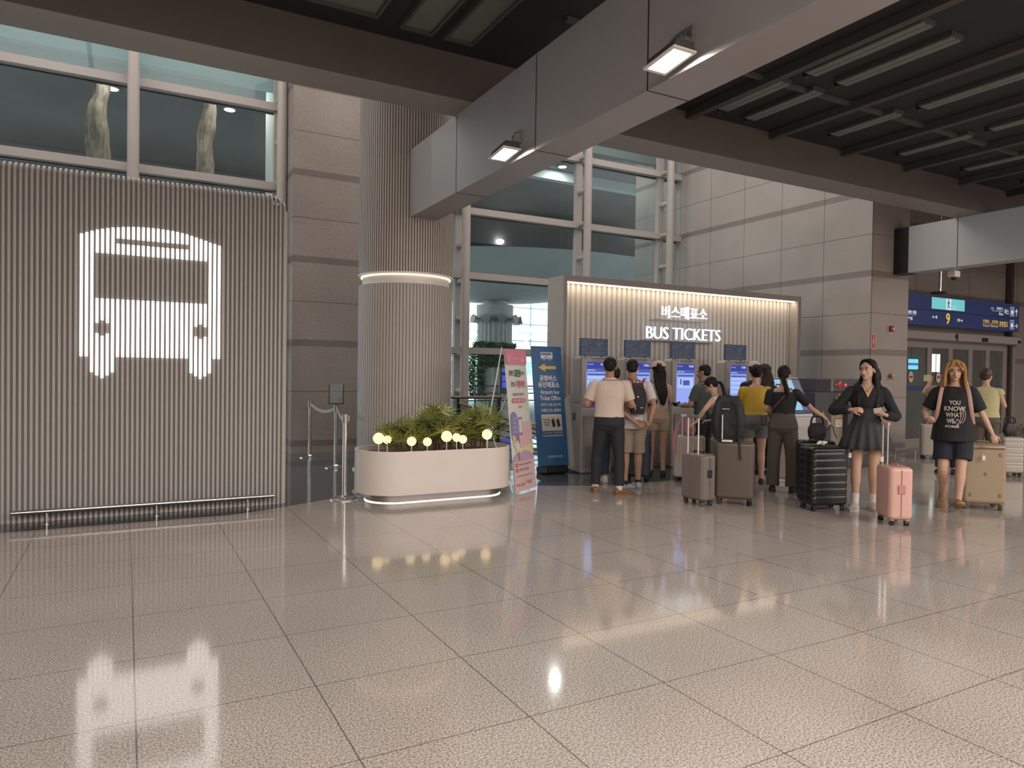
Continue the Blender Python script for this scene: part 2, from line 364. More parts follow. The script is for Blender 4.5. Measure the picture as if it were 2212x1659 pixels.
# windows: glass, transoms and ladder trusses
def ladder(m, x, z0, z1, yb=14.03, yf=13.62, rf=0.092):
    m.tube([(x, yf, z0), (x, yf, z1)], rf, 14); m.box(x - 0.085, x + 0.085, yb - 0.06, yb + 0.06, z0, z1)
    z = z0 + 0.34
    while z < z1:
        m.tube([(x, yf, z), (x, yb, z)], 0.062, 12); z += 0.78
def window(n, x0, x1, posts, trans, top_from):
    t = M()
    for z in trans:
        t.box(x0, x1, 13.92, 14.1, z - 0.07, z + 0.07)
        t.mi = 1; t.box(x0, x1, 14.1, 14.16, z - 0.085, z + 0.06); t.mi = 0
    o = t.build('window_%d' % n, [m_frame, m_black], smooth=0); struct(o)
    p = M()
    for x in posts: ladder(p, x, 0, 8.7)
    p.build('mullion_truss', m_frame, o)
    for nm, g, za, zb in (('lower_pane', g_window, 0.02, top_from), ('upper_pane', g_window2, top_from, 8.68)):
        q = M(); q.box(x0, x1, 14.125, 14.135, za, zb); q.build(nm, g, o, smooth=0)
    return o
window(1, -9.0, 2.60, [-2.35, 0.09, 2.52], [2.0, 3.55, 4.98, 6.47, 7.9], 6.47)
window(2, 4.9, 12.5, [6.29, 9.38, 11.86], [0.3, 1.99, 3.62, 5.02, 6.58, 8.0], 8.0)
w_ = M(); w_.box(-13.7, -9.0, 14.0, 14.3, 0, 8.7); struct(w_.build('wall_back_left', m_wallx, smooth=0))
# doors under the sign
dz = 2.40
d = M(); d.box(15.3, 20.4, 9.80, 10.0, 2.40, 2.62); d.box(17.4, 20.2, 9.70, 9.8, 2.42, 2.60); d.box(15.3, 17.35, 9.72, 9.8, 2.42, 2.60)
d.mi = 1; d.box(17.30, 17.37, 9.68, 9.72, 2.49, 2.56); d.box(20.05, 20.12, 9.66, 9.70, 2.45, 2.52); d.box(18.4, 18.62, 9.66, 9.70, 2.44, 2.53); struct(d.build('trim_2', [mat('door_header_metal', (0.24, 0.215, 0.20), 0.7, var=0.06), m_black], smooth=0, bevel=0.01))
m_dframe = mat('door_frame_metal', (0.30, 0.265, 0.25), 0.4, metal=0.4)
m_blueband = mat('door_blue_band', (0.035, 0.05, 0.14), 0.5); m_sticker = mat('door_sticker', (0.45, 0.42, 0.38), 0.6); m_red = mat('sign_red', (0.42, 0.02, 0.025), 0.45)
xs = [13.9, 15.3, 16.6, 17.45, 18.3, 19.06, 19.85, 20.4]
for i in range(1, 7):
    x0, x1 = xs[i], xs[i + 1]
    if x1 - x0 < 0.7:
        o = M(); o.box(x0, x1, 9.92, 9.98, 0, dz); struct(o.build('trim_%d' % (i + 3), m_dframe, smooth=0)); continue
    o = M()
    for a in ((x0, x0 + 0.09, 0, dz), (x1 - 0.09, x1, 0, dz), (x0 + 0.09, x1 - 0.09, dz - 0.16, dz), (x0 + 0.09, x1 - 0.09, 0, 0.12)): o.box(a[0], a[1], 9.90, 9.96, a[2], a[3])
    o = struct(o.build('door_%d' % i, m_dframe, smooth=0))
    q = M(); q.box(x0 + 0.09, x1 - 0.09, 9.925, 9.935, 0.12, dz - 0.16); q.build('door_glass', g_door, o, smooth=0)
    q = M(); q.box(x0 + 0.09, x1 - 0.09, 9.915, 9.92, 1.24, 1.34); q.build('blue_band', m_blueband, o, smooth=0)
    if i < 3:
        cx = (x0 + x1) / 2 - 0.05; q = M(); q.mi = 0; q.prism([(cx + 0.09 * math.cos(a), 1.55 + 0.13 * math.sin(a)) for a in np.linspace(0, 2 * PI, 24, endpoint=False)], 9.905, 9.91)
        q.mi = 1; q.box(cx - 0.06, cx + 0.06, 9.90, 9.904, 1.525, 1.575); q.build('no_entry_sticker', [m_sticker, m_red], o, smooth=0)
q = M(); q.box(15.0, 26.4, 11.8, 11.9, 0, 4); q.box(15.2, 15.3, 10.3, 11.8, 0, 3.3); q.box(26.3, 26.4, 10.3, 11.8, 0, 3.3); q.box(15.3, 26.4, 10.3, 11.8, 3.2, 3.3); q.box(13.66, 15.3, 9.9, 10.0, 0, 2.62); q.box(13.66, 34, 10.0, 11.8, -0.08, 0.0)
struct(q.build('wall_vestibule', mat('vestibule_dark', (0.16, 0.15, 0.14), 0.6, var=0.2, scale=2), smooth=0))
# ================================================================== SLATTED PANEL WITH THE BUS LIGHT
m_slat = mat('slat_taupe', (0.38, 0.36, 0.345), 0.5, var=0.08, scale=6)
m_slatback = mat('slat_groove', (0.22, 0.205, 0.195), 0.7)
m_tube = emis('light_strip_white', (1.0, 0.93, 0.88), 3.2)
PX = lambda i: -0.392 + 0.04525 * i       # slat centres, i = 0..28 carry the pictogram
t = thing('slatted_wall_panel', 'taupe slatted partition wall with a glowing bus pictogram', 'partition', (-2.6, 8.2, 0))
ox = -2.6; m = M(); r = 0.13; R_ = 0.17; x1 = 1.585
i0 = int((-2.55 - PX(0)) / 0.04525); i1 = int((x1 - 0.02 - PX(0)) / 0.04525)
for i in range(i0, i1 + 1):
    x = PX(i); top = 3.475
    if x > x1 - R_: top -= R_ - math.sqrt(max(0, R_ ** 2 - (x - (x1 - R_)) ** 2))
    hw = 0.0115; prof = [(0.0, 0.0)]      # (y, z) outline that bends back over the top
    for k in range(9):
        a = PI / 2 * k / 8; prof.append((r - r * math.cos(a), top - r + r * math.sin(a)))
    prof += [(0.30, top), (0.30, top - 0.03)]
    for k in range(8, -1, -1):
        a = PI / 2 * k / 8; prof.append((r - (r - 0.03) * math.cos(a), top - r + (r - 0.03) * math.sin(a)))
    prof += [(0.03, 0.0)]
    m.prism([(y, z) for y, z in prof], x - hw - ox, x + hw - ox, axis=0)
m.build('slats', m_slat, t, smooth=30)
m = M(); ys = [(0.024, 0.0)]
for k in range(9):
    a = PI / 2 * k / 8; ys.append((r - (r - 0.024) * math.cos(a), 3.475 - r + (r - 0.024) * math.sin(a)))
ys += [(0.32, 3.45), (0.32, 0.0)]
m.prism(ys, 0, x1 - R_ - ox, axis=0)
ys2 = [(0.024, 0.0), (0.024, 3.475 - R_), (0.06, 3.475 - R_ + 0.05), (0.32, 3.475 - R_ + 0.05), (0.32, 0)]
m.prism(ys2, x1 - R_ - ox, x1 - 0.035 - ox, axis=0)
m.build('backing', m_slatback, t, smooth=30)
m = M(); m.box(x1 - 0.04 - ox, x1 - ox, -0.002, 0.34, 0, 3.475 - R_ - 0.02); m.build('end_post', m_slat, t, smooth=0, bevel=0.008)
segs = []
TOP = [2.827, 2.845, 2.862, 2.879, 2.892, 2.903, 2.915, 2.921, 2.930, 2.935, 2.940, 2.944, 2.946, 2.947, 2.947, 2.947, 2.944, 2.942, 2.938, 2.933, 2.925, 2.917, 2.905, 2.893, 2.880, 2.868, 2.852, 2.842, 2.830]
for i in range(29):
    tp = TOP[i]
    if i in (0, 1, 27, 28): segs.append((i, 1.617, tp))
    elif i in (2, 26): segs.append((i, 1.462, tp))
    else:
        if 7 <= i <= 21: segs += [(i, 2.815, tp), (i, 2.655, 2.757)]
        else: segs.append((i, 2.655, tp))
        lo = 1.617
        if i in (3, 4, 5, 23, 24, 25):
            mid = i in (4, 24); segs.append((i, 1.982 if mid else 1.955, 2.197)); lo = 1.402 if mid else 1.430
            segs.append((i, lo, 1.822 if mid else 1.847))
        elif i in (6, 22): segs.append((i, 1.462, 2.197))
        else: segs.append((i, lo, 2.197))
for i, z0, z1 in segs:
    q = M(); x = PX(i) - ox; q.box(x - 0.0125, x + 0.0125, -0.008, 0.002, z0, z1); q.build('light_strip', m_tube, t, smooth=0)
# bumper rail
t = thing('bumper_rail', 'low brushed steel bumper rail along the foot of the slatted panel', 'rail', (-0.94, 8.05, 0))
q = M(); q.tube([(0, 0, 0.125), (2.38, 0, 0.125)], 0.021, 14); q.build('rail_tube', m_steel, t)
for x in (0.28, 1.22, 2.1):
    q = M(); q.cyl((x, 0, 0), (x, 0, 0.11), 0.009, 8); q.cyl((x, 0, 0), (x, 0, 0.006), 0.03, 12); q.build('post', m_steel, t)
q = M(); q.prism([(-1.60 + 0.13 * math.cos(a), 6.95 + 0.13 * math.sin(a)) for a in np.linspace(0, 2 * PI, 28, endpoint=False)], 0.0, 0.002, axis=2)
tag(q.build('floor_sticker', mat('blue_vinyl', (0.03, 0.06, 0.25), 0.4), smooth=0), 'small round blue sticker on the floor at the left edge', 'sticker')

# ================================================================== FLUTED COLUMN
CX, CY, CR = 3.46, 9.49, 0.655
m_col = mat('fluted_column_cladding', (0.41, 0.375, 0.345), 0.5, var=0.08, scale=5)
m_colg = mat('fluted_column_groove', (0.13, 0.11, 0.10), 0.8)
t = thing('fluted_column', 'big round fluted taupe column with a thin lit ring round it', 'column', (CX, CY, 0))
def flutes(z0, z1, n, deep, gap):
    m = M(); b = []
    for k in range(n):
        a0 = 2 * PI * k / n; wd = 2 * PI / n
        for fr, rr in ((0.0, CR - deep), (gap, CR - deep), (gap, CR), (1.0, CR)):
            a = a0 + wd * fr; b.append((rr * math.cos(a), rr * math.sin(a)))
    m.prism(b, z0, z1, axis=2); q = len(m.m) - 4 * n
    for i in range(4 * n): m.m[q + i] = 0 if i % 4 == 2 else 1
    return m
flutes(0, 2.68, 92, 0.014, 0.16).build('lower_cladding', [m_col, m_colg], t, smooth=0)
flutes(2.83, 8.7, 110, 0.016, 0.30).build('upper_cladding', [m_col, m_colg], t, smooth=0)
q = M(); q.cyl((0, 0, 2.6), (0, 0, 2.9), CR - 0.05, 64); q.build('recess_drum', m_white, t)
def annulus(m, r0, r1, z0, z1, n=72):
    rings = [[(rr * math.cos(a), rr * math.sin(a), z) for a in (2 * PI * k / n for k in range(n))] for rr, z in ((r0, z0), (r1, z0), (r1, z1), (r0, z1))]
    m.loft(rings, closed=True)
q = M(); annulus(q, CR - 0.055, CR + 0.012, 2.812, 2.832); q.build('ring_lip', m_white, t)
q = M(); annulus(q, CR - 0.05, CR - 0.03, 2.79, 2.81); q.build('ring_light', emis('ring_warm', (1, 0.80, 0.6), 1.4), t)
# ================================================================== BEAM LAMPS
def beam_lamp(y0, label):
    t = thing('beam_lamp', label, 'lamp', (3.27, y0, 3.6), group=None)
    q = M(); q.mi = 0; q.prism([(-0.235, 0.0), (-0.05, 0.0), (-0.06, 0.06), (-0.20, 0.06)], 0, 0.28, axis=1); q.build('housing', m_rib, t, smooth=0, bevel=0.006)
    q = M()
    for a in ((-0.235, -0.045, -0.004, 0.02), (-0.235, -0.045, 0.28, 0.304), (-0.235, -0.215, 0.02, 0.28), (-0.065, -0.045, 0.02, 0.28)): q.box(a[0], a[1], a[2], a[3], -0.014, 0.0)
    q.build('rim', m_white, t, smooth=0)
    q = M(); q.box(-0.228, -0.052, 0.008, 0.28, -0.008, -0.001); q.build('diffuser', emis('lamp_diffuser', (1, 0.94, 0.86), 14), t, smooth=0)
    for c_ in t.children: c_.rotation_euler = (math.radians(-7), 0, 0)
    q = M(); q.box(-0.09, 0.0, 0.10, 0.20, 0.10, 0.14); q.box(-0.03, 0.0, 0.06, 0.24, 0.08, 0.20); q.tube([(-0.11, 0.05, 0.10), (-0.08, 0.06, 0.16), (-0.02, 0.08, 0.18)], 0.006, 6); q.build('bracket', m_dsteel, t, smooth=0)
    area('beam_lamp_light', (3.13, y0 + 0.15, 3.582), 0.14, 24, (1, 0.90, 0.80), sizey=0.24)
beam_lamp(3.48, 'bright square lamp on the long beam, nearer the viewer'); beam_lamp(5.79, 'bright square lamp on the long beam, nearer the fluted column')
# ================================================================== PLANTER, PALMS, GLOBE LAMPS
PCX, PCY, PHL, PHD = 3.32, 8.02, 0.98, 0.45
def stadium(hl, hd, n=20):
    L = hl - hd; out = []
    for k in range(n + 1): a = -PI / 2 + PI * k / n; out.append((L + hd * math.cos(a), hd * math.sin(a)))
    for k in range(n + 1): a = PI / 2 + PI * k / n; out.append((-L + hd * math.cos(a), hd * math.sin(a)))
    return out
m_pl = mat('planter_lacquer', (0.66, 0.60, 0.555), 0.4, var=0.05, scale=5, bump=0.02)
t = thing('planter', 'long white oval planter box glowing underneath, in front of the column', 'planter', (PCX, PCY, 0))
m = M(); ring = lambda hl, hd, z: [(x, y, z) for x, y in stadium(hl, hd)]
m.loft([ring(PHL, PHD, 0.105), ring(PHL, PHD, 0.60), ring(PHL - 0.03, PHD - 0.03, 0.60), ring(PHL - 0.03, PHD - 0.03, 0.12)], closed=False); m.build('basin', m_pl, t, smooth=30, fix=False)
m = M(); m.loft([ring(PHL - 0.12, PHD - 0.12, 0.014), ring(PHL - 0.12, PHD - 0.12, 0.12)]); m.build('plinth', m_dsteel, t, smooth=30)
m = M()
for k in range(2): pass
sr = stadium(PHL - 0.115, PHD - 0.115); sr2 = stadium(PHL - 0.128, PHD - 0.128)
m.loft([[(x, y, 0.003) for x, y in sr], [(x, y, 0.010) for x, y in sr], [(x, y, 0.010) for x, y in sr2], [(x, y, 0.003) for x, y in sr2]], closed=True); m.build('under_glow_strip', emis('under_glow', (1, 0.86, 0.80), 2.6), t, smooth=30)
m = M(); m.loft([ring(PHL - 0.031, PHD - 0.031, 0.46), ring(PHL - 0.031, PHD - 0.031, 0.54)]); m.build('soil', mat('soil', (0.10, 0.065, 0.04), 0.95, var=0.5, scale=40, bump=0.5), t, smooth=30)
m_leaf = mat('palm_leaf', (0.22, 0.26, 0.07), 0.45, var=0.45, scale=7); m_leaf2 = mat('palm_leaf_pale', (0.40, 0.38, 0.14), 0.5, var=0.4, scale=8); m_stem = mat('palm_stem', (0.10, 0.05, 0.03), 0.8, var=0.4, scale=30)
def palm(x, y, h, spread, nst, label, seed):
    random.seed(seed); t = thing('potted_palm', label, 'plant', (x, y, 0.54), group='palms in the white planter')
    st = M(); fo = M()
    for s in range(nst):
        a = 2 * PI * s / nst + random.random() * .6; rr = 0.035 + random.random() * 0.07; bx, by = rr * math.cos(a), rr * math.sin(a) * 0.7
        hh = h * (0.40 + 0.45 * random.random()); lx, ly = bx * 2.2, by * 1.8
        st.tube([(bx, by, 0), (bx * 1.3, by * 1.3, hh * 0.5), (lx, ly, hh)], [0.009, 0.008, 0.005], 6, sub=3)
        for l in range(7):
            la = a + 2.4 * l + random.random() * .7; base = Vector((lx, ly, hh * (0.35 + 0.65 * l / 6)))
            out = Vector((math.cos(la), math.sin(la) * 0.8, 0.25 + 0.9 * random.random() + 0.08 * l)).normalized(); pl = spread * (0.30 + 0.25 * random.random())
            tip = base + out * pl; st.tube([base, tip], [0.004, 0.003], 5)
            nb = 8; fwd = (out + Vector((0, 0, 0.15))).normalized(); side = Vector((-out.y, out.x, 0)).normalized(); fo.mi = 1 if random.random() < 0.22 else 0
            for b in range(nb):
                ang = (b / (nb - 1) - 0.5) * 3.0; d = (fwd * math.cos(ang) + side * math.sin(ang)).normalized()
                L = spread * (0.70 + 0.25 * random.random()) * (1 - 0.25 * abs(ang) / 1.25); w0 = 0.009 + 0.005 * random.random()
                pts = []; nrm = fwd.cross(side).normalized(); sidev = d.cross(nrm).normalized()
                for q in range(6):
                    u = q / 5; p = tip + d * L * u + Vector((0, 0, -1)) * (L * 0.30 * u * u); wdt = w0 * math.sin(PI * min(1, 0.12 + 0.86 * u)) + 0.001
                    pts.append((p, wdt))
                vs = []
                for p, wdt in pts: vs += [p - sidev * wdt, p + Vector((0, 0, -wdt * 0.35)), p + sidev * wdt]
                fs = []
                for q in range(5):
                    o_ = q * 3; fs += [(o_, o_ + 1, o_ + 4, o_ + 3), (o_ + 1, o_ + 2, o_ + 5, o_ + 4)]
                fo.add(vs, fs)
    st.build('stem', m_stem, t); fo.build('foliage', [m_leaf, m_leaf2], t, fix=False)
palm(2.92, 8.05, 0.31, 0.27, 6, 'short bushy palm nearest the left end of the planter', 3)
palm(3.16, 8.12, 0.32, 0.23, 5, 'low palm second from the left in the planter', 5)
palm(3.40, 8.10, 0.47, 0.29, 8, 'tall leafy palm in the middle of the planter', 8)
palm(3.68, 8.14, 0.35, 0.24, 6, 'smaller palm just right of the planter middle', 11)
palm(3.95, 8.10, 0.50, 0.29, 8, 'tallest palm at the right end of the planter', 14)
m_globe = emis('globe_warm', (1.0, 0.70, 0.37), 1.7)
for x, y, z, r, lb in [(2.585, 7.95, .727, .066, 'largest globe, alone at the left end'), (2.70, 7.98, .705, .05, 'globe half hidden behind the left palm'), (2.95, 7.84, .69, .055, 'globe behind the leaves of the left palm'), (3.14, 7.82, .68, .052, 'low globe left of the middle palm'),
                       (3.37, 7.78, .74, .066, 'large globe at the middle, left of a pair'), (3.50, 7.78, .722, .052, 'smaller globe at the middle, right of a pair'), (3.62, 7.86, .69, .052, 'globe among leaves right of the middle'), (3.92, 7.80, .745, .064, 'globe behind leaves at the right end')]:
    t = thing('globe_lamp', 'glowing warm white ' + lb, 'lamp', (x, y, 0.54), group='globe lamps in the planter')
    q = M(); q.cyl((0, 0, 0), (0, 0, z - 0.54 - r + 0.004), 0.006, 8); q.build('stem', m_white, t)
    q = M(); q.ell((0, 0, z - 0.54), r, 20); q.build('globe', m_globe, t, smooth=60)

# ================================================================== STANCHIONS
def stanchion(x, y, h, label, r=0.028):
    t = thing('stanchion', label, 'stanchion', (x, y, 0))
    q = M(); q.loft([[(rr * math.cos(a), rr * math.sin(a), z) for a in (2 * PI * k / 32 for k in range(32))] for rr, z in ((0.165, 0), (0.165, 0.012), (0.13, 0.024), (0.05, 0.034), (0.035, 0.05))]); q.build('base', m_steel, t)
    q = M(); q.cyl((0, 0, 0.04), (0, 0, h - 0.09), r, 20); q.build('post', m_steel, t)
    q = M(); q.cyl((0, 0, h - 0.10), (0, 0, h), r + 0.008, 20); q.box(r + 0.004, r + 0.014, -0.016, 0.016, h - 0.085, h - 0.015); q.build('belt_head', m_dsteel, t); return t
def belt(a, b, z, sag, label):
    t = M(); n = 14; vs = []
    for k in range(n + 1):
        u = k / n; p = Vector(a).lerp(Vector(b), u); zz = z - sag * 4 * u * (1 - u); vs.append((p.x, p.y, zz))
    d = (Vector(b) - Vector(a)).normalized(); nx, ny = -d.y * 0.002, d.x * 0.002
    rings = [[(x - nx, y - ny, zz - 0.024), (x + nx, y + ny, zz - 0.024), (x + nx, y + ny, zz + 0.024), (x - nx, y - ny, zz + 0.024)] for x, y, zz in vs]
    t.loft(rings); tag(t.build('barrier_belt', mat('belt_pale', (0.42, 0.47, 0.47), 0.7), smooth=30), label, 'belt')
stanchion(2.26, 8.20, 1.0, 'steel stanchion standing beside the left end of the planter')
t = stanchion(2.877, 10.963, 0.97, 'steel stanchion carrying an empty black sign frame'); 
q = M(); fw, z0, z1 = 0.115, 0.99, 1.30
for a in ((-fw, fw, z0, z0 + 0.016), (-fw, -fw + 0.014, z0, z1), (fw - 0.014, fw, z0, z1)): q.box(a[0], a[1], -0.016, 0.016, a[2], a[3])
q.box(-0.012, 0.012, -0.01, 0.01, 0.95, 1.0); q.T = None; o = q.build('sign_frame', m_black, t, smooth=0); o.rotation_euler = (0, 0, -0.25)
q = M(); q.box(-fw + 0.01, fw - 0.01, -0.003, 0.003, z0 + 0.012, z1 - 0.004); o = q.build('sign_holder_sheet', glassmat('acrylic', (0.80, 0.86, 0.86), mixw=0.12), t, smooth=0); o.rotation_euler = (0, 0, -0.25)
stanchion(2.808, 12.43, 0.985, 'farthest steel stanchion, next to the granite pilaster')
belt((2.808, 12.40), (2.877, 10.99), 0.93, 0.09, 'pale barrier belt between the two farther stanchions'); belt((2.877, 10.93), (2.27, 8.24), 0.93, 0.05, 'pale barrier belt running to the stanchion by the planter')
# wheel of something parked behind the planter
t = thing('parked_trolley', 'low parked trolley, its wheel just showing left of the planter', 'trolley', (2.78, 9.5, 0))
q = M(); q.box(-0.03, 0.30, -0.1, 0.1, 0.12, 0.18); q.build('frame', m_dsteel, t, smooth=0, bevel=0.01)
for x in (0.0, 0.25):
    q = M(); q.cyl((x, -0.12, 0.06), (x, -0.07, 0.06), 0.06, 20); q.mi = 1; q.cyl((x, -0.125, 0.06), (x, -0.065, 0.06), 0.035, 16); q.build('wheel', [m_black, m_steel], t)

# ================================================================== BANNERS
PINK = (0.62, 0.22, 0.30)
def frame_at(o, ux, up):   # matrix with local x -> ux, z -> up, y -> away
    ux = Vector(ux).normalized(); up = Vector(up); up = (up - ux * up.dot(ux)).normalized(); yy = up.cross(ux); yy = -ux.cross(up) * -1
    yy = up.cross(ux); M4 = Matrix((( ux.x, yy.x, up.x, o[0]), (ux.y, yy.y, up.y, o[1]), (ux.z, yy.z, up.z, o[2]), (0, 0, 0, 1))); return M4
t = thing('x_banner_stand', 'narrow pink and white banner on a stand beside the planter', 'banner', (0, 0, 0))
t.matrix_world = frame_at((4.262, 7.69, 0.02), (0.46, 0.29, 0), (-0.10, 0.16, 1.8)); W_, Hh = 0.56, 1.80
def layer(y): return -0.0015 * y
m_cloth = mat('banner_cloth', (0.60, 0.60, 0.56), 0.6, var=0.03, scale=3)
q = M(); n = 8
q.loft([[(W_ * u, -0.012 * math.sin(PI * u), z), (W_ * u, -0.012 * math.sin(PI * u) + 0.003, z), (W_ * u, -0.012 * math.sin(PI * u) + 0.003, z + Hh), (W_ * u, -0.012 * math.sin(PI * u), z + Hh)] for u, z in ((k / n, 0.0) for k in range(n + 1))]); q.build('banner_sheet', m_cloth, t)
def art(name, fn, m):   # a flat printed shape on the banner
    q = M(); fn(q); return q.build(name, m, t, smooth=0, fix=False)
mp = lambda nme, c: mat('print_' + nme, c, 0.6)
Y0 = -0.0135
art('printed_header', lambda q: q.add([(x, Y0, z) for x, z in rrect(0.0, W_, Hh - 0.20, Hh + 0.05, 0.05) if z < Hh] + [(0, Y0, Hh), ], [tuple(range(len([1 for x, z in rrect(0.0, W_, Hh - 0.20, Hh + 0.05, 0.05) if z < Hh]) + 1))][:1]) if False else q.add([(a, Y0, b) for a, b in [(0, Hh), (0, Hh - 0.15)] + [(0.05 - 0.05 * math.cos(k * PI / 10), Hh - 0.15 - 0.05 * math.sin(k * PI / 10)) for k in range(1, 6)] + [(W_ - 0.05 + 0.05 * math.sin(k * PI / 10), Hh - 0.15 - 0.05 * math.cos(k * PI / 10)) for k in range(0, 5)] + [(W_, Hh - 0.15), (W_, Hh)]], [tuple(range(14))]), mp('pink', PINK))
def hexa(s): return lin(s)[:3]
Y1 = -0.016
q = M(); q.add([(0.055, Y1, 1.735), (0.085, Y1, 1.70), (0.10, Y1, 1.66), (0.115, Y1, 1.70), (0.145, Y1, 1.735), (0.12, Y1, 1.69), (0.10, Y1, 1.635), (0.08, Y1, 1.69)], [(0, 1, 7), (1, 2, 6, 7), (2, 3, 5, 6), (3, 4, 5)])
text(q, 'Incheon Airport', 0.16, 0.34, 1.672, 1.70, Y1); text(q, 'x', 0.355, 0.37, 1.66, 1.675, Y1); text(q, 'ZANMANG', 0.40, 0.48, 1.69, 1.705, Y1); text(q, 'LOOPY', 0.40, 0.48, 1.645, 1.68, Y1, bold=0.03); q.build('header_lettering', mp('white', (0.75, 0.72, 0.72)), t, smooth=0, fix=False)
q = M(); text(q, '공항은', 0.06, 0.18, 1.46, 1.53, Y1, bold=0.02); text(q, '하게,', 0.39, 0.47, 1.465, 1.52, Y1, bold=0.02); text(q, '굿즈는', 0.09, 0.21, 1.32, 1.385, Y1, bold=0.02)
text(q, '대중교통 최강 인천공항 오면,', 0.12, 0.43, 1.20, 1.24, Y1, bold=0.01); text(q, '를', 0.44, 0.465, 1.125, 1.16, Y1); text(q, '드려요!', 0.235, 0.33, 1.04, 1.08, Y1)
text(q, '2026. 01. 02 (월) - 04. 05 (화) 5개월간', 0.14, 0.47, 0.31, 0.345, Y1); text(q, '인천공항 제1·2 터미널 교통센터', 0.14, 0.40, 0.245, 0.28, Y1); text(q, '자세한 내용은 인천공항 홈페이지를 참고해 주세요', 0.05, 0.47, 0.175, 0.195, Y1)
q.build('black_lettering', mp('black', (0.03, 0.03, 0.035)), t, smooth=0, fix=False)
q = M(); text(q, 'GREEN', 0.195, 0.375, 1.445, 1.54, Y1, bold=0.03); q.build('green_lettering', mp('green', (0.04, 0.14, 0.05)), t, smooth=0, fix=False)
q = M(); text(q, '특별하게!', 0.235, 0.46, 1.305, 1.40, Y1, bold=0.03); text(q, 'Welcome', 0.03, 0.13, 0.06, 0.10, Y1); text(q, 'by', 0.27, 0.32, 0.08, 0.12, Y1)
for a in (0.31, 0.245): q.add([(x, Y0, z) for x, z in rrect(0.04, 0.125, a - 0.008, a + 0.042, 0.015, 3)], [tuple(range(16))])
q.add([(x, Y0, z) for x, z in rrect(0.09, 0.43, 1.112, 1.172, 0.02, 3)], [tuple(range(16))]); q.build('pink_lettering', mp('rose', (0.55, 0.10, 0.16)), t, smooth=0, fix=False)
q = M(); text(q, 'Green', 0.14, 0.25, 0.055, 0.11, Y1); text(q, 'Goods!', 0.33, 0.45, 0.07, 0.13, Y1); q.build('grey_lettering', mp('grey', (0.18, 0.18, 0.17)), t, smooth=0, fix=False)
q = M(); text(q, '친환경 인천공항 교통카드', 0.105, 0.415, 1.122, 1.162, Y1 - 0.001, bold=0.01)
for a, s_ in ((0.31, '행사기간'), (0.245, '참여장소')): text(q, s_, 0.05, 0.115, a, a + 0.034, Y1 - 0.001)
for k, s_ in enumerate(['QR 찍고', '회원가입', '인증하면', '굿즈 증정']): text(q, s_, 0.065, 0.15, 0.90 - 0.055 * k, 0.93 - 0.055 * k, Y1 - 0.002)
q.build('white_lettering', mp('white', (0.75, 0.72, 0.72)), t, smooth=0, fix=False)
q = M(); pts = rrect(0.02, 0.19, 0.62, 1.0, 0.083, 8); q.add([(x, Y0, z) for x, z in pts], [tuple(range(len(pts)))]); pts = rrect(0.20, 0.31, 0.70, 0.93, 0.02, 4); q.add([(x, Y0 - 0.0005, z) for x, z in pts], [tuple(range(len(pts)))]); q.build('violet_bubble', mp('violet', (0.24, 0.21, 0.42)), t, smooth=0, fix=False)
q = M(); pts = rrect(0.212, 0.298, 0.73, 0.90, 0.012, 4); q.add([(x, Y1, z) for x, z in pts], [tuple(range(len(pts)))]); q.build('blank_card', mp('cream', (0.62, 0.60, 0.52)), t, smooth=0, fix=False); q = M(); q.add([(0.03, Y1, 0.60), (0.15, Y1, 0.62), (0.245, Y1 , 0.09 + 0.40), (0.20, Y1, 0.475)], [(0, 1, 2, 3)]); q.build('printed_ticket', mp('cream', (0.62, 0.60, 0.52)), t, smooth=0, fix=False)
q = M(); q.add([(0.24, Y0, 0.88), (W_, Y0, 0.86), (W_, Y0, 0.44), (0.20, Y0, 0.46)], [(0, 1, 2, 3)]); q.add([(0, Y0, 0), (W_, Y0, 0), (W_, Y0, 0.40), (0.0, Y0, 0.38)], [(0, 1, 2, 3)]); q.build('pale_pink_field', mp('palepink', (0.62, 0.42, 0.43)), t, smooth=0, fix=False)
q = M(); q.add([(W_ / 2 + (W_ / 2) * math.cos(a), Y0 - 0.001, 0.37 + 0.13 * math.sin(a)) for a in np.linspace(0, PI, 20)], [tuple(range(20))]); q.build('mauve_dome', mp('mauve', (0.45, 0.32, 0.42)), t, smooth=0, fix=False)
q = M(); q.add([(0.17, Y0 - 0.0005, 0.52), (W_, Y0 - 0.0005, 0.58), (W_, Y0 - 0.0005, 0.46), (0.30, Y0 - 0.0005, 0.44)], [(0, 1, 2, 3)]); q.add([(0.02, Y0 - 0.001, 0.70), (0.10, Y0 - 0.001, 0.70), (0.19, Y0 - 0.001, 0.40), (0.15, Y0 - 0.001, 0.36)], [(0, 1, 2, 3)]); q.build('yellow_patch', mp('yellow', (0.62, 0.58, 0.30)), t, smooth=0, fix=False)
q = M(); text(q, 'ICN', 0.075, 0.10, 0.60, 0.69, Y1 - 0.002); q.add([(0.155, Y1, 0.72), (0.19, Y1, 0.72), (0.215, Y1, 0.60), (0.19, Y1, 0.60)], [(0, 1, 2, 3)]); q.build('card_lettering', mp('rose', PINK), t, smooth=0, fix=False)
q = M(); q.tube([(-0.01, 0.02, Hh + 0.02), (-0.06, 0.20, Hh * 0.62), (-0.03, 0.30, 0.86), (0.05, 0.40, 0.42), (0.08, 0.55, -0.01)], 0.007, 8, sub=4); q.tube([(W_ + 0.01, 0.02, Hh + 0.02), (W_ * 0.5, 0.22, Hh * 0.62), (0.1, 0.32, 0.78), (0.0, 0.10, 0.25), (-0.02, 0.02, 0.0)], 0.007, 8, sub=4); q.box(-0.02, 0.05, 0.27, 0.33, 0.80, 0.90); q.build('stand_poles', m_white, t)
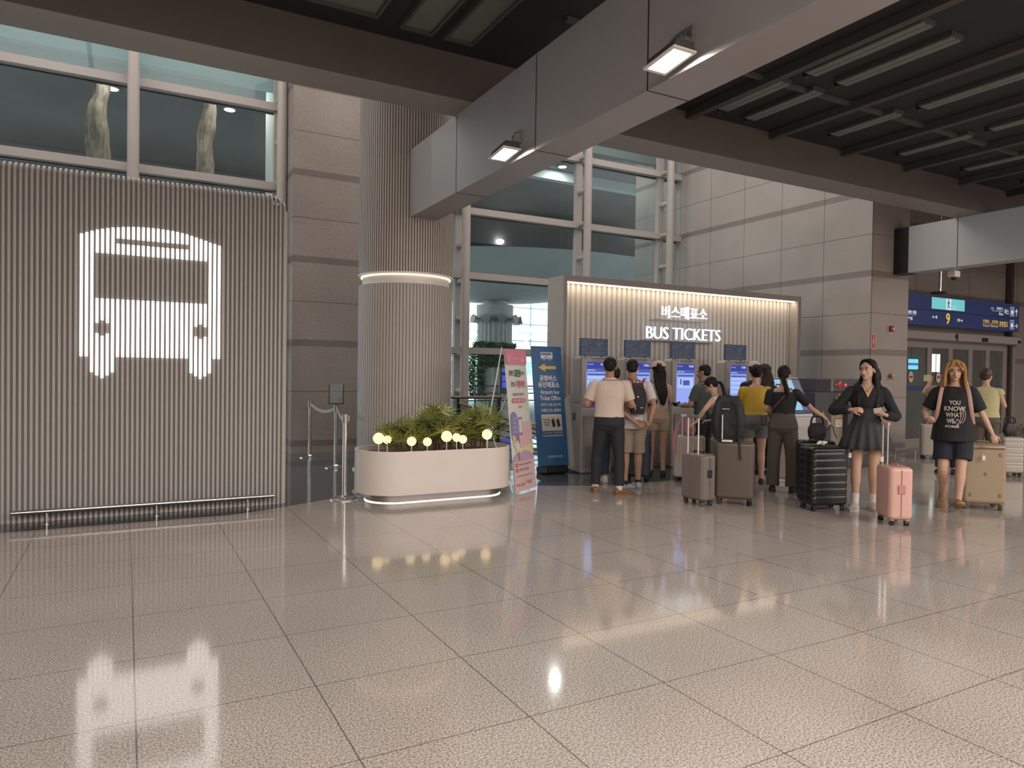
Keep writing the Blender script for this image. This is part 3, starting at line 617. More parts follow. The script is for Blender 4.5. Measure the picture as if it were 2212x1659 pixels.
# blue banner
t = thing('blue_banner_stand', 'tall blue airport bus ticket office banner with yellow arrow', 'banner', (0, 0, 0))
t.matrix_world = frame_at((5.43, 9.08, 0.11), (1, 0, 0), (0, 0.28, 1.82)); W_, Hh = 0.545, 1.84
mb = mat('banner_blue', (0.035, 0.125, 0.29), 0.5, var=0.05, scale=2); q = M(); q.box(0, W_, 0, 0.006, 0, Hh); q.build('banner_sheet', mb, t, smooth=0)
mw = mp('white', (0.75, 0.72, 0.72)); Y1 = -0.004
q = M(); U = lambda x: x * W_; V = lambda z: z * Hh
text(q, '공항버스', U(.22), U(.78), V(.705), V(.755), Y1, bold=0.03); text(q, '유인매표소', U(.16), U(.86), V(.65), V(.70), Y1, bold=0.03); text(q, 'Airport bus', U(.21), U(.84), V(.587), V(.63), Y1, bold=0.015); text(q, 'Ticket Office', U(.19), U(.87), V(.545), V(.582), Y1, bold=0.015)
text(q, '空港バス有人売り場', U(.21), U(.86), V(.495), V(.52), Y1, bold=0.015); text(q, '机场巴士有人售票亭', U(.21), U(.86), V(.447), V(.475), Y1, bold=0.015); text(q, '인천공항서비스(주)', U(.32), U(.80), V(.066), V(.088), Y1, bold=0.01)
pts = rrect(U(.30), U(.69), V(.895), V(.95), 0.008, 3); q.add([(x, Y1, z) for x, z in pts], [tuple(range(16))])
for cx in (.40, .60):
    q.add([(U(cx) + 0.022 * math.cos(a), Y1, V(.893) + 0.022 * math.sin(a)) for a in np.linspace(0, 2 * PI, 16, endpoint=False)], [tuple(range(16))])
q.build('white_lettering', mw, t, smooth=0, fix=False)
q = M()
for k in range(5): q.box(U(.325) + k * 0.036, U(.325) + k * 0.036 + 0.03, Y1 - 0.002, Y1 - 0.001, V(.925), V(.944))
for cx in (.40, .60): q.add([(U(cx) + 0.012 * math.cos(a), Y1 - 0.002, V(.893) + 0.012 * math.sin(a)) for a in np.linspace(0, 2 * PI, 16, endpoint=False)], [tuple(range(16))])
text(q, 'BUS', U(.44), U(.53), V(.904), V(.918), Y1 - 0.002, bold=0.03); q.build('bus_symbol_details', mb, t, smooth=0, fix=False)
q = M(); q.add([(x, Y1, z) for x, z in [(U(.20), V(.82)), (U(.42), V(.855)), (U(.42), V(.833)), (U(.78), V(.833)), (U(.78), V(.807)), (U(.42), V(.807)), (U(.42), V(.785))]], [(0, 1, 2, 5, 6), (2, 3, 4, 5)]); q.build('yellow_arrow', mp('arrow', (0.72, 0.50, 0.10)), t, smooth=0, fix=False)
q = M(); q.box(U(.18), U(.86), -0.012, -0.001, V(.245), V(.425)); o = q.build('leaflet_frame', m_dsteel, t, smooth=0)
q = M(); q.box(U(.20), U(.84), -0.014, -0.012, V(.25), V(.42)); q.build('leaflet', mp('paper', (0.60, 0.58, 0.54)), t, smooth=0)
q = M(); q.box(U(.20), U(.84), -0.016, -0.014, V(.252), V(.29)); q.build('leaflet_blue_strip', mb, t, smooth=0)
q = M(); yy = -0.0165; text(q, 'Tmoney', U(.22), U(.46), V(.372), V(.39), yy, bold=0.03); text(q, 'TRAVEL', U(.24), U(.45), V(.352), V(.366), yy, bold=0.03); text(q, 'CARD', U(.27), U(.42), V(.332), V(.346), yy, bold=0.03)
for cx in (.55, .71): q.add([(U(cx) - 0.03, yy, V(.375)), (U(cx) + 0.02, yy, V(.395)), (U(cx) + 0.045, yy, V(.33)), (U(cx) - 0.005, yy, V(.315))], [(0, 1, 2, 3)])
q.build('leaflet_black_print', mp('black', (0.03, 0.03, 0.035)), t, smooth=0, fix=False)
q = M(); text(q, 'Tmoney Office', U(.23), U(.49), V(.263), V(.28), yy); text(q, '대중교통 승차권', U(.55), U(.80), V(.263), V(.28), yy); q.build('leaflet_yellow_print', mp('arrow', (0.72, 0.50, 0.10)), t, smooth=0, fix=False)
q = M(); q.box(0.05, 0.47, -0.1, 0.16, -0.11, 0.01); o = q.build('base', m_black, t, bevel=0.02, smooth=0)
q = M(); q.cyl((0.27, 0.03, 0.0), (0.27, 0.03, 1.8), 0.012, 8); q.build('pole', m_dsteel, t)

# ================================================================== GLASS RAILING AND STAIR
t = thing('glass_railing', 'glass railing with wooden handrail by the window, beside the column', 'railing', (4.7, 12.4, 0))
m_wood = mat('handrail_brown', (0.20, 0.14, 0.10), 0.45, var=0.2, scale=6)
q = M(); q.tube([(0, 0, 1.03), (1.85, 0, 1.03)], 0.03, 12); q.build('handrail', m_wood, t)
q = M(); q.box(0.0, 1.8, -0.006, 0.006, 0.06, 0.97); q.build('glass_pane', g_rail, t, smooth=0)
for x in (0.05, 0.9, 1.78):
    q = M(); q.box(x - 0.02, x + 0.02, -0.02, 0.02, 0, 1.0); q.build('post', m_black, t, smooth=0)
t = thing('stair_rail', 'dark sloping stair rail with thin bars behind the pink banner', 'railing', (5.35, 11.2, 0))
q = M(); q.tube([(0, 0.6, 0.95), (1.3, -0.35, 0.45)], 0.026, 10); q.build('handrail', m_wood, t)
q = M()
for k in range(1, 6): q.tube([(0, 0.6, 0.95 - 0.14 * k), (1.3, -0.35, 0.45 - 0.085 * k)], 0.011, 8)
q.build('rail_bars', m_black, t)
for u in (0.0, 0.45, 0.98):
    q = M(); x = 1.3 * u; y = 0.6 - 0.95 * u; z = 0.95 - 0.5 * u; q.box(x - 0.018, x + 0.018, y - 0.018, y + 0.018, 0, z); q.build('post', m_black, t, smooth=0)
q = M(); q.box(4.75, 5.35, 9.65, 10.05, 0.0, 0.008); q.build
for k in range(6):
    for j in range(4): q.cyl((4.80 + k * 0.1, 9.70 + j * 0.1, 0.008), (4.80 + k * 0.1, 9.70 + j * 0.1, 0.014), 0.02, 8)
tag(q.build('tactile_mat', mat('tactile_yellow', (0.55, 0.35, 0.08), 0.6), smooth=0), 'yellow tactile paving square on the dark floor behind the banners', 'mat')
# ================================================================== TICKET WALL
m_tw = mat('ticket_wall_white', (0.50, 0.475, 0.45), 0.45, var=0.03, scale=4); m_twd = mat('ticket_wall_face', (0.27, 0.255, 0.245), 0.45, var=0.04, scale=4)
FX0, FX1, FY, FT = 6.30, 12.0, 9.8, 3.135
t = thing('ticket_wall', 'freestanding ribbed wall with lit frame and BUS TICKETS letters', 'partition', (FX0, FY, 0))
L = FX1 - FX0
q = M(); q.box(0, L, 0, 0.50, FT - 0.095, FT); q.box(0, 0.06, 0, 0.50, 0, FT - 0.095); q.box(L - 0.085, L, 0, 0.50, 0, FT - 0.095); q.box(0.06, L - 0.085, 0.26, 0.5, 0, FT - 0.095); q.build('frame_sides', m_tw, t, smooth=0)
q = M(); q.box(-0.002, L + 0.002, -0.012, 0.0, FT - 0.095, FT + 0.002); q.box(-0.002, 0.06, -0.012, 0, 0, FT - 0.095); q.box(L - 0.085, L + 0.002, -0.012, 0, 0, FT - 0.095); q.build('frame_face', m_twd, t, smooth=0)
pl = [(0.06, 0.26)]; x = 0.06; pt = 0.108
while x < L - 0.085 - 0.02:
    x2 = min(x + pt, L - 0.085); d = x2 - x
    pl += [(x + d * 0.02, 0.235), (x + d * 0.12, 0.205), (x + d * 0.55, 0.20), (x + d * 0.96, 0.238)]; x = x2
pl += [(L - 0.085, 0.26)]
q = M(); q.prism(pl, 0.0, FT - 0.096, axis=2); q.build('ribbed_panel', mat('rib_white', (0.56, 0.535, 0.505), 0.4, var=0.03, scale=4), t, smooth=0)
q = M(); q.box(0.08, L - 0.1, 0.06, 0.12, FT - 0.11, FT - 0.097); q.build('led_strip', emis('led_warm', (1, 0.82, 0.60), 4), t, smooth=0)
area('ticket_wall_light', (FX0 + L / 2, FY + 0.10, FT - 0.115), L - 0.2, 11, (1, 0.80, 0.58), sizey=0.15, rot=(math.radians(25), 0, 0))
m_let = emis('letters_cool_white', (0.74, 0.84, 1.0), 1.6); m_lets = mat('letter_side', (0.30, 0.32, 0.36), 0.4)
q = M(); yy = FY - 0.06 - FY + 0.0
text(q, '버스매표소', 8.356 - FX0, 9.429 - FX0, 2.528, 2.755, -0.05, bold=-0.006, depth=0.035); q.build('korean_letters', m_let, t, smooth=0)
q = M(); text(q, 'BUS TICKETS', 8.01 - FX0, 9.765 - FX0, 2.155, 2.368, -0.05, bold=-0.012, depth=0.035); q.build('english_letters', m_let, t, smooth=0)
q = M(); q.box(1.95, 3.2, 0.03, 0.20, 2.505, 2.512); q.box(1.75, 3.45, 0.03, 0.20, 2.130, 2.137); q.build('letter_rails', m_tw, t, smooth=0)

# ================================================================== KIOSKS
m_kio = mat('kiosk_shell', (0.40, 0.375, 0.35), 0.4, var=0.04, scale=4); m_kiod = mat('kiosk_panel', (0.30, 0.28, 0.265), 0.4); m_kbez = mat('kiosk_bezel', (0.31, 0.285, 0.265), 0.35)
m_navy = mat('header_navy', (0.02, 0.055, 0.15), 0.4); m_tan = mat('header_tan_print', (0.30, 0.24, 0.17), 0.6); m_pale = mat('header_pale_print', (0.45, 0.47, 0.50), 0.6)
e_blue = emis('screen_blue', (0.30, 0.40, 0.92), 0.95); e_navy = emis('screen_navy', (0.02, 0.04, 0.34), 0.9); e_wh = emis('screen_white', (0.8, 0.85, 1.0), 1.0); e_lb = emis('screen_lightblue', (0.40, 0.50, 0.98), 1.05); e_gr = emis('screen_green', (0.45, 0.52, 0.15), 0.8); e_mid = emis('screen_midblue', (0.06, 0.10, 0.42), 0.9)
def kiosk(x0, label, ui):
    t = thing('ticket_kiosk', label, 'kiosk', (x0, 8.9, 0), group=None); W = 0.575
    q = M(); q.prism([(-0.03, 0), (-0.02, 1.06), (0.19, 1.06), (0.19, 1.26), (0.50, 1.08), (0.50, 0.04)], 0.0, W, axis=0); o = q.build('cabinet', m_kio, t, smooth=0, bevel=0.02)
    q = M(); out = rrect(0, W, 1.0, 1.775, 0.055, 5); q.prism([(x, z) for x, z in out], -0.03, 0.02, axis=1); q.build('head', m_kbez, t, smooth=0, bevel=0.008)
    q = M(); out = rrect(0.0, W, 1.05, 1.775, 0.05, 5); q.prism([(x, z) for x, z in out], 0.02, 0.2, axis=1); q.build('head_shell', m_kio, t, smooth=30)
    s = M(); s.box(0.085, 0.465, -0.036, -0.031, 1.0, 1.70); so = s.build('screen', e_blue, t, smooth=0)
    a = M(); a.box(0.085, 0.465, -0.038, -0.036, 1.60, 1.70); a.box(0.085, 0.465, -0.038, -0.036, 1.0, 1.045); a.build('screen_bars', e_navy, so, smooth=0)
    a = M(); a.box(0.085, 0.465, -0.0385, -0.036, 1.545, 1.60)
    if ui: a.box(0.10, 0.45, -0.0385, -0.036, 1.49, 1.52)
    a.build('screen_menu_bar', e_mid, so, smooth=0)
    a = M(); text(a, '13:56', 0.34, 0.44, 1.645, 1.68, -0.0405, bold=0.02); text(a, '시외버스 승차권', 0.095, 0.2, 1.65, 1.67, -0.0405); text(a, '출발지를 선택하세요', 0.095, 0.24, 1.56, 1.58, -0.0405, bold=0.02); a.build('screen_text', e_wh, so, smooth=0, fix=False)
    if ui == 1:
        a = M(); a.box(0.105, 0.44, -0.0385, -0.0365, 1.30, 1.47); a.build('screen_panel', e_lb, so, smooth=0)
        a = M(); a.box(0.155, 0.185, -0.040, -0.0385, 1.36, 1.45); a.box(0.22, 0.36, -0.040, -0.0385, 1.345, 1.43); a.build('screen_icons', e_mid, so, smooth=0)
        a = M(); a.box(0.35, 0.43, -0.039, -0.0365, 1.175, 1.20); a.build('screen_button', e_gr, so, smooth=0)
    elif ui == 2:
        a = M()
        for k in range(4): a.box(0.10, 0.44, -0.0385, -0.0365, 1.44 - 0.075 * k, 1.49 - 0.075 * k)
        a.build('screen_rows', e_lb, so, smooth=0)
    q = M(); text(q, '버스승차권 발매기', 0.17, 0.43, 1.735, 1.758, -0.033, bold=0.02); text(q, 'Bus Ticket Machine', 0.22, 0.38, 1.712, 1.727, -0.033); q.add([(0.07 + 0.01 * math.cos(a), -0.033, 1.745 + 0.01 * math.sin(a)) for a in np.linspace(0, 2 * PI, 12, endpoint=False)], [tuple(range(12))]); q.build('title_print', m_black, t, smooth=0, fix=False)
    hs = M(); hs.box(0.0, 0.515, 0.02, 0.045, 1.79, 2.055); hs.box(0.1, 0.13, 0.04, 0.06, 1.70, 1.8); hs.box(0.4, 0.43, 0.04, 0.06, 1.70, 1.8); ho = hs.build('header_sign', m_navy, t, smooth=0)
    a = M(); text(a, '신용카드전용', 0.03, 0.24, 2.005, 2.035, 0.017, bold=0.01); text(a, '환불가능' if x0 < 6.5 or x0 > 8.5 else '환불불가', 0.31, 0.44, 2.005, 2.035, 0.017, bold=0.01); text(a, '현금 및 교통카드 불가', 0.03, 0.38, 1.86, 1.89, 0.017, bold=0.01); a.build('tan_lettering', m_tan, ho, smooth=0, fix=False)
    a = M(); text(a, 'Credit card only', 0.03, 0.20, 1.975, 1.993, 0.017); text(a, '信用卡专用', 0.03, 0.13, 1.95, 1.966, 0.017); text(a, 'クレジットカード専用', 0.03, 0.22, 1.925, 1.94, 0.017); text(a, 'Refundable', 0.31, 0.43, 1.975, 1.993, 0.017); text(a, '可退款', 0.31, 0.37, 1.95, 1.966, 0.017); text(a, '払い戻し可', 0.31, 0.42, 1.925, 1.94, 0.017)
    text(a, 'Cash and transportation cards not allowed', 0.03, 0.47, 1.832, 1.848, 0.017); text(a, '現金及び交通カード使用不可、现金及交通卡不可用', 0.03, 0.41, 1.808, 1.823, 0.017); a.box(0.02, 0.49, 0.017, 0.018, 1.903, 1.905); a.box(0.275, 0.277, 0.017, 0.018, 1.92, 2.03); a.build('pale_lettering', m_pale, ho, smooth=0, fix=False)
    q = M(); q.box(0.05, W - 0.05, -0.045, -0.03, 0.10, 0.88); q.build('service_door', m_kiod, t, smooth=0, bevel=0.004)
    q = M()
    for k in range(5): q.box(-0.008, 0.002, 0.12, 0.2, 0.80 + k * 0.024, 0.81 + k * 0.024)
    q.build('vent_slots', m_black, t, smooth=0)
    for x in (0.06, W - 0.06):
        q = M(); q.cyl((x, 0.03, 0), (x, 0.03, 0.045), 0.03, 12); q.build('foot', m_black, t)
kiosk(6.046, 'ticket kiosk next to the blue banner, farthest left of the row', 2)
kiosk(6.887, 'ticket kiosk second from the blue banner, behind the red strapped backpack', 3)
kiosk(7.83, 'ticket kiosk with its whole lit screen in view, third from the blue banner', 1)
kiosk(9.035, 'ticket kiosk farthest right, behind the woman in the yellow top', 2)
# information kiosk with the big leaning screen
t = thing('information_kiosk', 'white information kiosk with big tilted screen, right of the ticket kiosks', 'kiosk', (8.90, 7.62, 0), rz=0.10)
q = M(); q.prism([(0, 0), (0.0, 0.85), (0.05, 0.88), (0.34, 1.50), (0.40, 1.50), (0.40, 0)], 0, 0.98, axis=0); q.build('cabinet', mat('info_white', (0.52, 0.49, 0.48), 0.35, var=0.03), t, smooth=0, bevel=0.02)
Tm = Matrix.Translation((0, 0.045, 0.88)) @ Matrix.Rotation(-math.atan2(0.29, 0.62), 4, 'X')
q = M(); q.T = Tm; q.box(0.05, 0.93, -0.014, 0.0, 0.04, 0.66); q.build('screen_bezel', m_black, t, smooth=0)
q = M(); q.T = Tm; q.box(0.07, 0.72, -0.018, -0.014, 0.06, 0.64); so = q.build('screen_left', emis('info_cyan', (0.30, 0.58, 0.80), 0.95), t, smooth=0)
q = M(); q.T = Tm; q.box(0.72, 0.915, -0.018, -0.014, 0.06, 0.64); q.build('screen_right', emis('info_grey', (0.13, 0.15, 0.22), 0.8), t, smooth=0)
q = M(); q.T = Tm; text(q, '이용안내', 0.25, 0.50, 0.40, 0.48, -0.020, bold=0.02); q.build('screen_title', emis('info_ink', (0.05, 0.03, 0.06), 0.6), so, smooth=0, fix=False)
q = M(); q.T = Tm; q.box(0.25, 0.46, -0.020, -0.018, 0.53, 0.56); q.box(0.07, 0.915, -0.0205, -0.018, 0.06, 0.10); q.build('screen_bar', emis('info_navy', (0.03, 0.05, 0.2), 0.8), so, smooth=0)
q = M(); q.T = None; pts = rrect(0.30, 0.90, 0.25, 0.72, 0.08, 5); q.prism(pts, -0.008, 0.0, axis=1); q.build('front_panel', mat('info_panel', (0.44, 0.42, 0.41), 0.4), t, smooth=0)

# ================================================================== MACHINE BESIDE THE GRANITE WALL
t = thing('baggage_machine', 'dark grey machine with red lamps and warning stickers behind the skirt woman', 'machine', (10.07, 7.9, 0))
m_mg = mat('machine_grey', (0.065, 0.065, 0.07), 0.5, var=0.1, scale=5); m_mt = mat('machine_tan', (0.27, 0.235, 0.19), 0.5, var=0.1, scale=3)
q = M(); q.box(0, 0.42, 0, 0.6, 0, 1.27); q.box(0.85, 1.6, 0, 0.6, 0, 1.27); q.build('body', m_mg, t, smooth=0, bevel=0.01)
q = M(); q.box(0, 1.6, -0.03, 0.6, 1.27, 1.49); q.build('top_cabinet', m_mg, t, smooth=0, bevel=0.01)
q = M(); q.box(0.42, 0.85, 0.1, 0.6, 0, 1.27); q.build('tan_panel', m_mt, t, smooth=0)
q = M()
for k in range(8): q.box(0.02, 0.32, -0.045, -0.03, 1.285 + k * 0.025, 1.297 + k * 0.025)
q.build('louvre', m_black, t, smooth=0)
q = M(); q.box(0.335, 0.40, -0.04, -0.03, 1.275, 1.49); q.build('silver_strip', m_steel, t, smooth=0)
q = M(); q.ell((0.56, -0.035, 1.39), (0.06, 0.025, 0.07), 16); q.build('beacon_lens', mat('red_lens', (0.35, 0.02, 0.03), 0.25, emit=(0.8, 0.02, 0.03), es=0.15), t)
q = M(); q.ell((0.72, -0.035, 1.385), 0.018, 12); q.build('warning_led', emis('red_led', (1.0, 0.04, 0.03), 4), t)
q = M(); q.ell((0.45, -0.035, 1.39), 0.02, 12); q.cyl((0.45, -0.05, 1.39), (0.45, 0, 1.39), 0.02); q.build('lock', m_steel, t)
q = M()
for x, z in ((0.54, 1.10), (0.20, 0.86)): q.add([(x - 0.05, -0.003, z), (x + 0.05, -0.003, z), (x, -0.003, z + 0.09)], [(0, 1, 2)])
q.box(0.49, 0.59, -0.003, -0.002, 1.05, 1.085); q.T = None
o = q.build('warning_sticker', mat('sticker_yellow', (0.45, 0.30, 0.03), 0.5), t, smooth=0, fix=False); o.location = (0, -0.002, 0)
q = M(); q.box(0.42, 0.62, 0.02, 0.1, 1.02, 1.27); q.build('sticker_panel', m_mg, t, smooth=0)
q = M(); q.box(0.64, 0.82, 0.085, 0.1, 0.66, 0.83); no = q.build('notice', mat('notice_white', (0.6, 0.58, 0.55), 0.6), t, smooth=0)
q = M(); q.box(0.645, 0.815, 0.08, 0.085, 0.785, 0.825); q.build('notice_header', mat('notice_orange', (0.55, 0.22, 0.03), 0.6), no, smooth=0)
q = M(); text(q, '사용 중 주의', 0.66, 0.80, 0.79, 0.818, 0.078); text(q, '진입 금지', 0.67, 0.79, 0.74, 0.765, 0.083); text(q, 'Do not enter', 0.67, 0.79, 0.70, 0.72, 0.083); q.build('notice_print', m_black, no, smooth=0, fix=False)
q = M(); q.box(0.05, 1.55, -0.25, 0.3, 0.0, 0.25); q.build('conveyor_base', m_mg, t, smooth=0, bevel=0.02)

# ================================================================== WALL FITTINGS
t = thing('fire_alarm_strobe', 'red fire alarm strobe high on the granite wall', 'alarm', (13.09, 8.6, 2.47))
q = M(); q.box(-0.065, 0.065, -0.012, 0, -0.075, 0.075); q.build('back_plate', m_white, t, smooth=0, bevel=0.01)
q = M(); q.box(-0.055, 0.05, -0.06, -0.012, -0.06, 0.065); q.build('red_housing', mat('alarm_red', (0.22, 0.01, 0.015), 0.4), t, smooth=0, bevel=0.015)
q = M(); q.ell((0.02, -0.06, 0.005), (0.025, 0.02, 0.025), 12); q.build('lens', m_white, t)
t = thing('extinguisher_sign', 'red and white fire extinguisher sign at the granite corner', 'sign', (12.575, 8.6, 2.2))
q = M(); q.box(-0.065, 0.065, -0.012, 0, -0.13, 0.15); q.build('white_plate', mat('sign_white', (0.55, 0.5, 0.47), 0.5), t, smooth=0)
q = M(); q.box(-0.052, 0.052, -0.014, -0.012, -0.115, 0.14); q.build('red_field', m_red, t, smooth=0)
q = M(); q.box(-0.014, 0.014, -0.016, -0.014, -0.05, 0.06); q.box(-0.006, 0.028, -0.016, -0.014, 0.06, 0.072); q.tube([(-0.012, -0.015, 0.06), (-0.03, -0.015, 0.03), (-0.03, -0.015, -0.02)], 0.003, 5); text(q, '소화기', -0.038, 0.038, 0.09, 0.125, -0.0155); q.add([(-0.02, -0.0155, -0.075), (0, -0.0155, -0.105), (0.02, -0.0155, -0.075)], [(0, 1, 2)]); q.build('extinguisher_symbol', mat('sign_white', (0.55, 0.5, 0.47), 0.5), t, smooth=0, fix=False)
t = thing('wall_hydrant_valve', 'small brass valve fitting on the granite wall beside the doors', 'valve', (13.12, 8.6, 1.55))
m_brass = mat('brass', (0.42, 0.30, 0.14), 0.35, metal=0.9, var=0.1)
q = M(); q.cyl((0, 0, 0), (0, -0.012, 0), 0.045, 18); q.build('flange', m_brass, t)
q = M(); q.tube([(-0.01, -0.01, 0), (-0.01, -0.07, 0)], 0.02, 10); q.ell((-0.02, -0.07, 0), (0.022, 0.022, 0.075), 12); q.tube([(0, -0.06, 0.0), (0.07, -0.06, 0.01)], 0.012, 8); q.build('valve_body', m_brass, t)
q = M(); q.cyl((13.08, 8.6, 2.78), (13.08, 8.585, 2.78), 0.02, 12); q.ell((13.08, 8.58, 2.78), (0.014, 0.012, 0.02), 10); tag(q.build('wall_sensor', m_white), 'tiny white sensor on the granite wall above the fire alarm', 'sensor')
for x0_, x1_, lb in ((12.35, 12.70, 'left one'), (12.95, 13.75, 'right one')):
    t = thing('floor_bumper_rail', 'low steel bumper rail before the granite wall end, ' + lb, 'rail', (x0_, 8.40, 0))
    q = M(); q.tube([(0, 0, 0.12), (x1_ - x0_, 0, 0.12)], 0.02, 10); q.build('rail_tube', m_steel, t)
    q = M(); q.cyl((0.08, 0, 0), (0.08, 0, 0.11), 0.01, 8); q.cyl((x1_ - x0_ - 0.08, 0, 0), (x1_ - x0_ - 0.08, 0, 0.11), 0.01, 8); q.build('post', m_steel, t)
t = thing('far_bumper_rail', 'low steel rail along the far wall at the right edge', 'rail', (20.5, 9.8, 0))
q = M(); q.tube([(0, 0, 0.14), (5, 0, 0.14)], 0.022, 10); q.build('rail_tube', m_steel, t); q = M(); q.cyl((0.2, 0, 0), (0.2, 0, 0.13), 0.01, 8); q.cyl((2.5, 0, 0), (2.5, 0, 0.13), 0.01, 8); q.build('post', m_steel, t)
# wayfinding sign
SX0, SX1, SZ0, SZ1, SY = 14.4, 20.08, 2.745, 3.44, 9.70
t = thing('wayfinding_sign', 'long navy wayfinding sign with lit green exit panel over the doors', 'sign', (0, SY, 0))
m_sn = mat('sign_navy', (0.020, 0.028, 0.085), 0.45, emit=(0.03, 0.045, 0.16), es=0.25)
q = M(); q.box(SX0, SX1, 0, 0.14, SZ0, 3.085); q.box(SX0, SX1, 0, 0.14, 3.095, SZ1); q.build('sign_box', m_sn, t, smooth=0)
q = M(); q.box(SX0, SX1, 0.01, 0.13, 3.08, 3.10); q.build('divider', m_black, t, smooth=0)
def sp(px, py):   # pixel-free helper: sign coordinates measured along the board
    return px
q = M(); q.box(16.30, 17.62, -0.006, 0, 3.135, 3.40); eo = q.build('exit_panel', emis('exit_green', (0.17, 0.60, 0.60), 0.9), t, smooth=0)
q = M(); q.box(16.86, 17.06, -0.009, -0.006, 3.135, 3.40); q.build('white_field', emis('exit_white', (0.72, 0.82, 0.85), 0.9), eo, smooth=0)
q = M(); yy = -0.011; q.add([(16.945 + 0.022 * math.cos(a), yy, 3.37 + 0.022 * math.sin(a)) for a in np.linspace(0, 2 * PI, 12, endpoint=False)], [tuple(range(12))])
for a, b, w0 in (((16.95, 3.34), (16.94, 3.25), 0.02), ((16.95, 3.32), (16.90, 3.29), 0.009), ((16.96, 3.33), (17.01, 3.27), 0.009), ((16.94, 3.25), (16.98, 3.20), 0.012), ((16.98, 3.20), (17.03, 3.19), 0.009), ((16.94, 3.25), (16.91, 3.15), 0.012)):
    d = Vector((b[0] - a[0], b[1] - a[1])).normalized() * w0; q.add([(a[0] - d.y, yy, a[1] + d.x), (a[0] + d.y, yy, a[1] - d.x), (b[0] + d.y, yy, b[1] - d.x), (b[0] - d.y, yy, b[1] + d.x)], [(0, 1, 2, 3)])
q.build('running_figure', m_sn, eo, smooth=0, fix=False)
e_sw = emis('sign_white_letters', (0.75, 0.77, 0.80), 0.85); e_sy = emis('sign_yellow_letters', (0.85, 0.55, 0.05), 0.85)
q = M(); yy = -0.004; text(q, '비상문', 17.10, 17.27, 3.21, 3.245, -0.009, bold=0.02); text(q, 'EXIT', 17.10, 17.27, 3.155, 3.19, -0.009, bold=0.02); text(q, '←8', 16.32, 16.52, 2.91, 2.98, yy, bold=0.02); text(q, '10→', 17.33, 17.56, 2.88, 2.955, yy, bold=0.02)
text(q, '陆上駐車場', 14.9, 15.72, 2.97, 3.05, yy, bold=0.01); text(q, 'Parking', 15.06, 15.58, 2.83, 2.93, yy, bold=0.01); q.box(15.0, 15.7, yy, yy + 0.001, 2.95, 2.956)
text(q, 'バス', 18.75, 18.9, 3.25, 3.31, yy, bold=0.01); text(q, '机场巴士', 19.02, 19.32, 3.25, 3.33, yy, bold=0.01); text(q, 'Bus', 19.14, 19.32, 3.13, 3.20, yy, bold=0.01); q.box(18.8, 19.3, yy, yy + 0.001, 3.22, 3.226); text(q, '버스', 19.38, 19.58, 3.16, 3.30, yy, bold=0.02); text(q, '↑', 19.88, 20.0, 3.14, 3.33, yy, bold=0.01); text(q, '→', 19.86, 20.02, 2.83, 2.95, yy, bold=0.0)
for za, zb in ((3.13, 3.36), (2.80, 3.03)):
    for a in ((19.66, 19.83, zb - 0.01, zb), (19.66, 19.83, za, za + 0.01), (19.66, 19.67, za, zb), (19.82, 19.83, za, zb)): q.box(a[0], a[1], yy, yy + 0.001, a[2], a[3])
    q.box(19.70, 19.79, yy, yy + 0.001, za + 0.06, zb - 0.08); q.box(19.71, 19.73, yy, yy + 0.001, za + 0.035, za + 0.06); q.box(19.76, 19.78, yy, yy + 0.001, za + 0.035, za + 0.06); q.box(19.72, 19.77, yy, yy + 0.001, zb - 0.06, zb - 0.04)
q.build('white_lettering', e_sw, t, smooth=0, fix=False)
q = M(); text(q, '9', 16.87, 17.03, 2.80, 3.06, yy, bold=0.02); text(q, '공항철도', 19.15, 19.56, 2.84, 2.98, yy, bold=0.01); text(q, '空港鐵道', 18.42, 18.70, 2.92, 2.99, yy); text(q, '机场铁路', 18.82, 19.1, 2.92, 2.99, yy); text(q, 'Airport Railroad', 18.42, 19.1, 2.80, 2.88, yy); q.box(18.42, 19.1, yy, yy + 0.001, 2.90, 2.906); q.build('yellow_lettering', e_sy, t, smooth=0, fix=False)
q = M(); q.box(20.0, 20.12, 0.15, 0.27, 0, 4.9); tag(q.build('sign_post', mat('post_brown', (0.05, 0.035, 0.03), 0.5), smooth=0), 'tall dark post behind the right end of the navy sign', 'post').location = (0, SY, 0)
t = thing('hanging_speaker', 'flat disc hanging on a steel rod above the navy sign', 'speaker', (14.30, 8.35, 3.25))
q = M(); q.cyl((0, 0, 0), (0, 0, 5.45), 0.025, 12); q.build('rod', m_steel, t)
q = M(); q.ell((-0.05, 0, -0.02), (0.15, 0.15, 0.035), 28); q.build('disc', m_black, t)
t = thing('cctv_camera', 'small white dome camera under the pale beam at the right', 'camera', (13.62, 7.7, 3.48))
q = M(); q.box(-0.09, 0.09, -0.07, 0.07, -0.06, 0.06); q.box(-0.02, 0.02, -0.02, 0.02, 0.06, 1.2); q.build('housing', m_white, t, smooth=0, bevel=0.015); q = M(); q.ell((0, 0, -0.065), (0.055, 0.055, 0.05), 16); q.build('dome', m_black, t)
t = thing('platform_display', 'small lit blue sign seen through the left door', 'sign', (17.6, 10.9, 1.88))
q = M(); q.box(-0.25, 0.25, 0, 0.12, -0.16, 0.16); q.cyl((0, 0.06, 0.16), (0, 0.06, 1.3), 0.015, 8); q.build('housing', m_mg, t, smooth=0)
q = M(); q.box(-0.23, 0.18, -0.006, 0, 0.03, 0.13); q.box(-0.23, 0.18, -0.006, 0, -0.13, -0.03); q.build('lit_rows', emis('display_cyan', (0.15, 0.75, 0.95), 2.2), t, smooth=0); q = M(); q.box(-0.23, 0.18, -0.006, 0, -0.02, 0.02); q.build('violet_row', emis('display_violet', (0.2, 0.1, 0.7), 1.5), t, smooth=0)
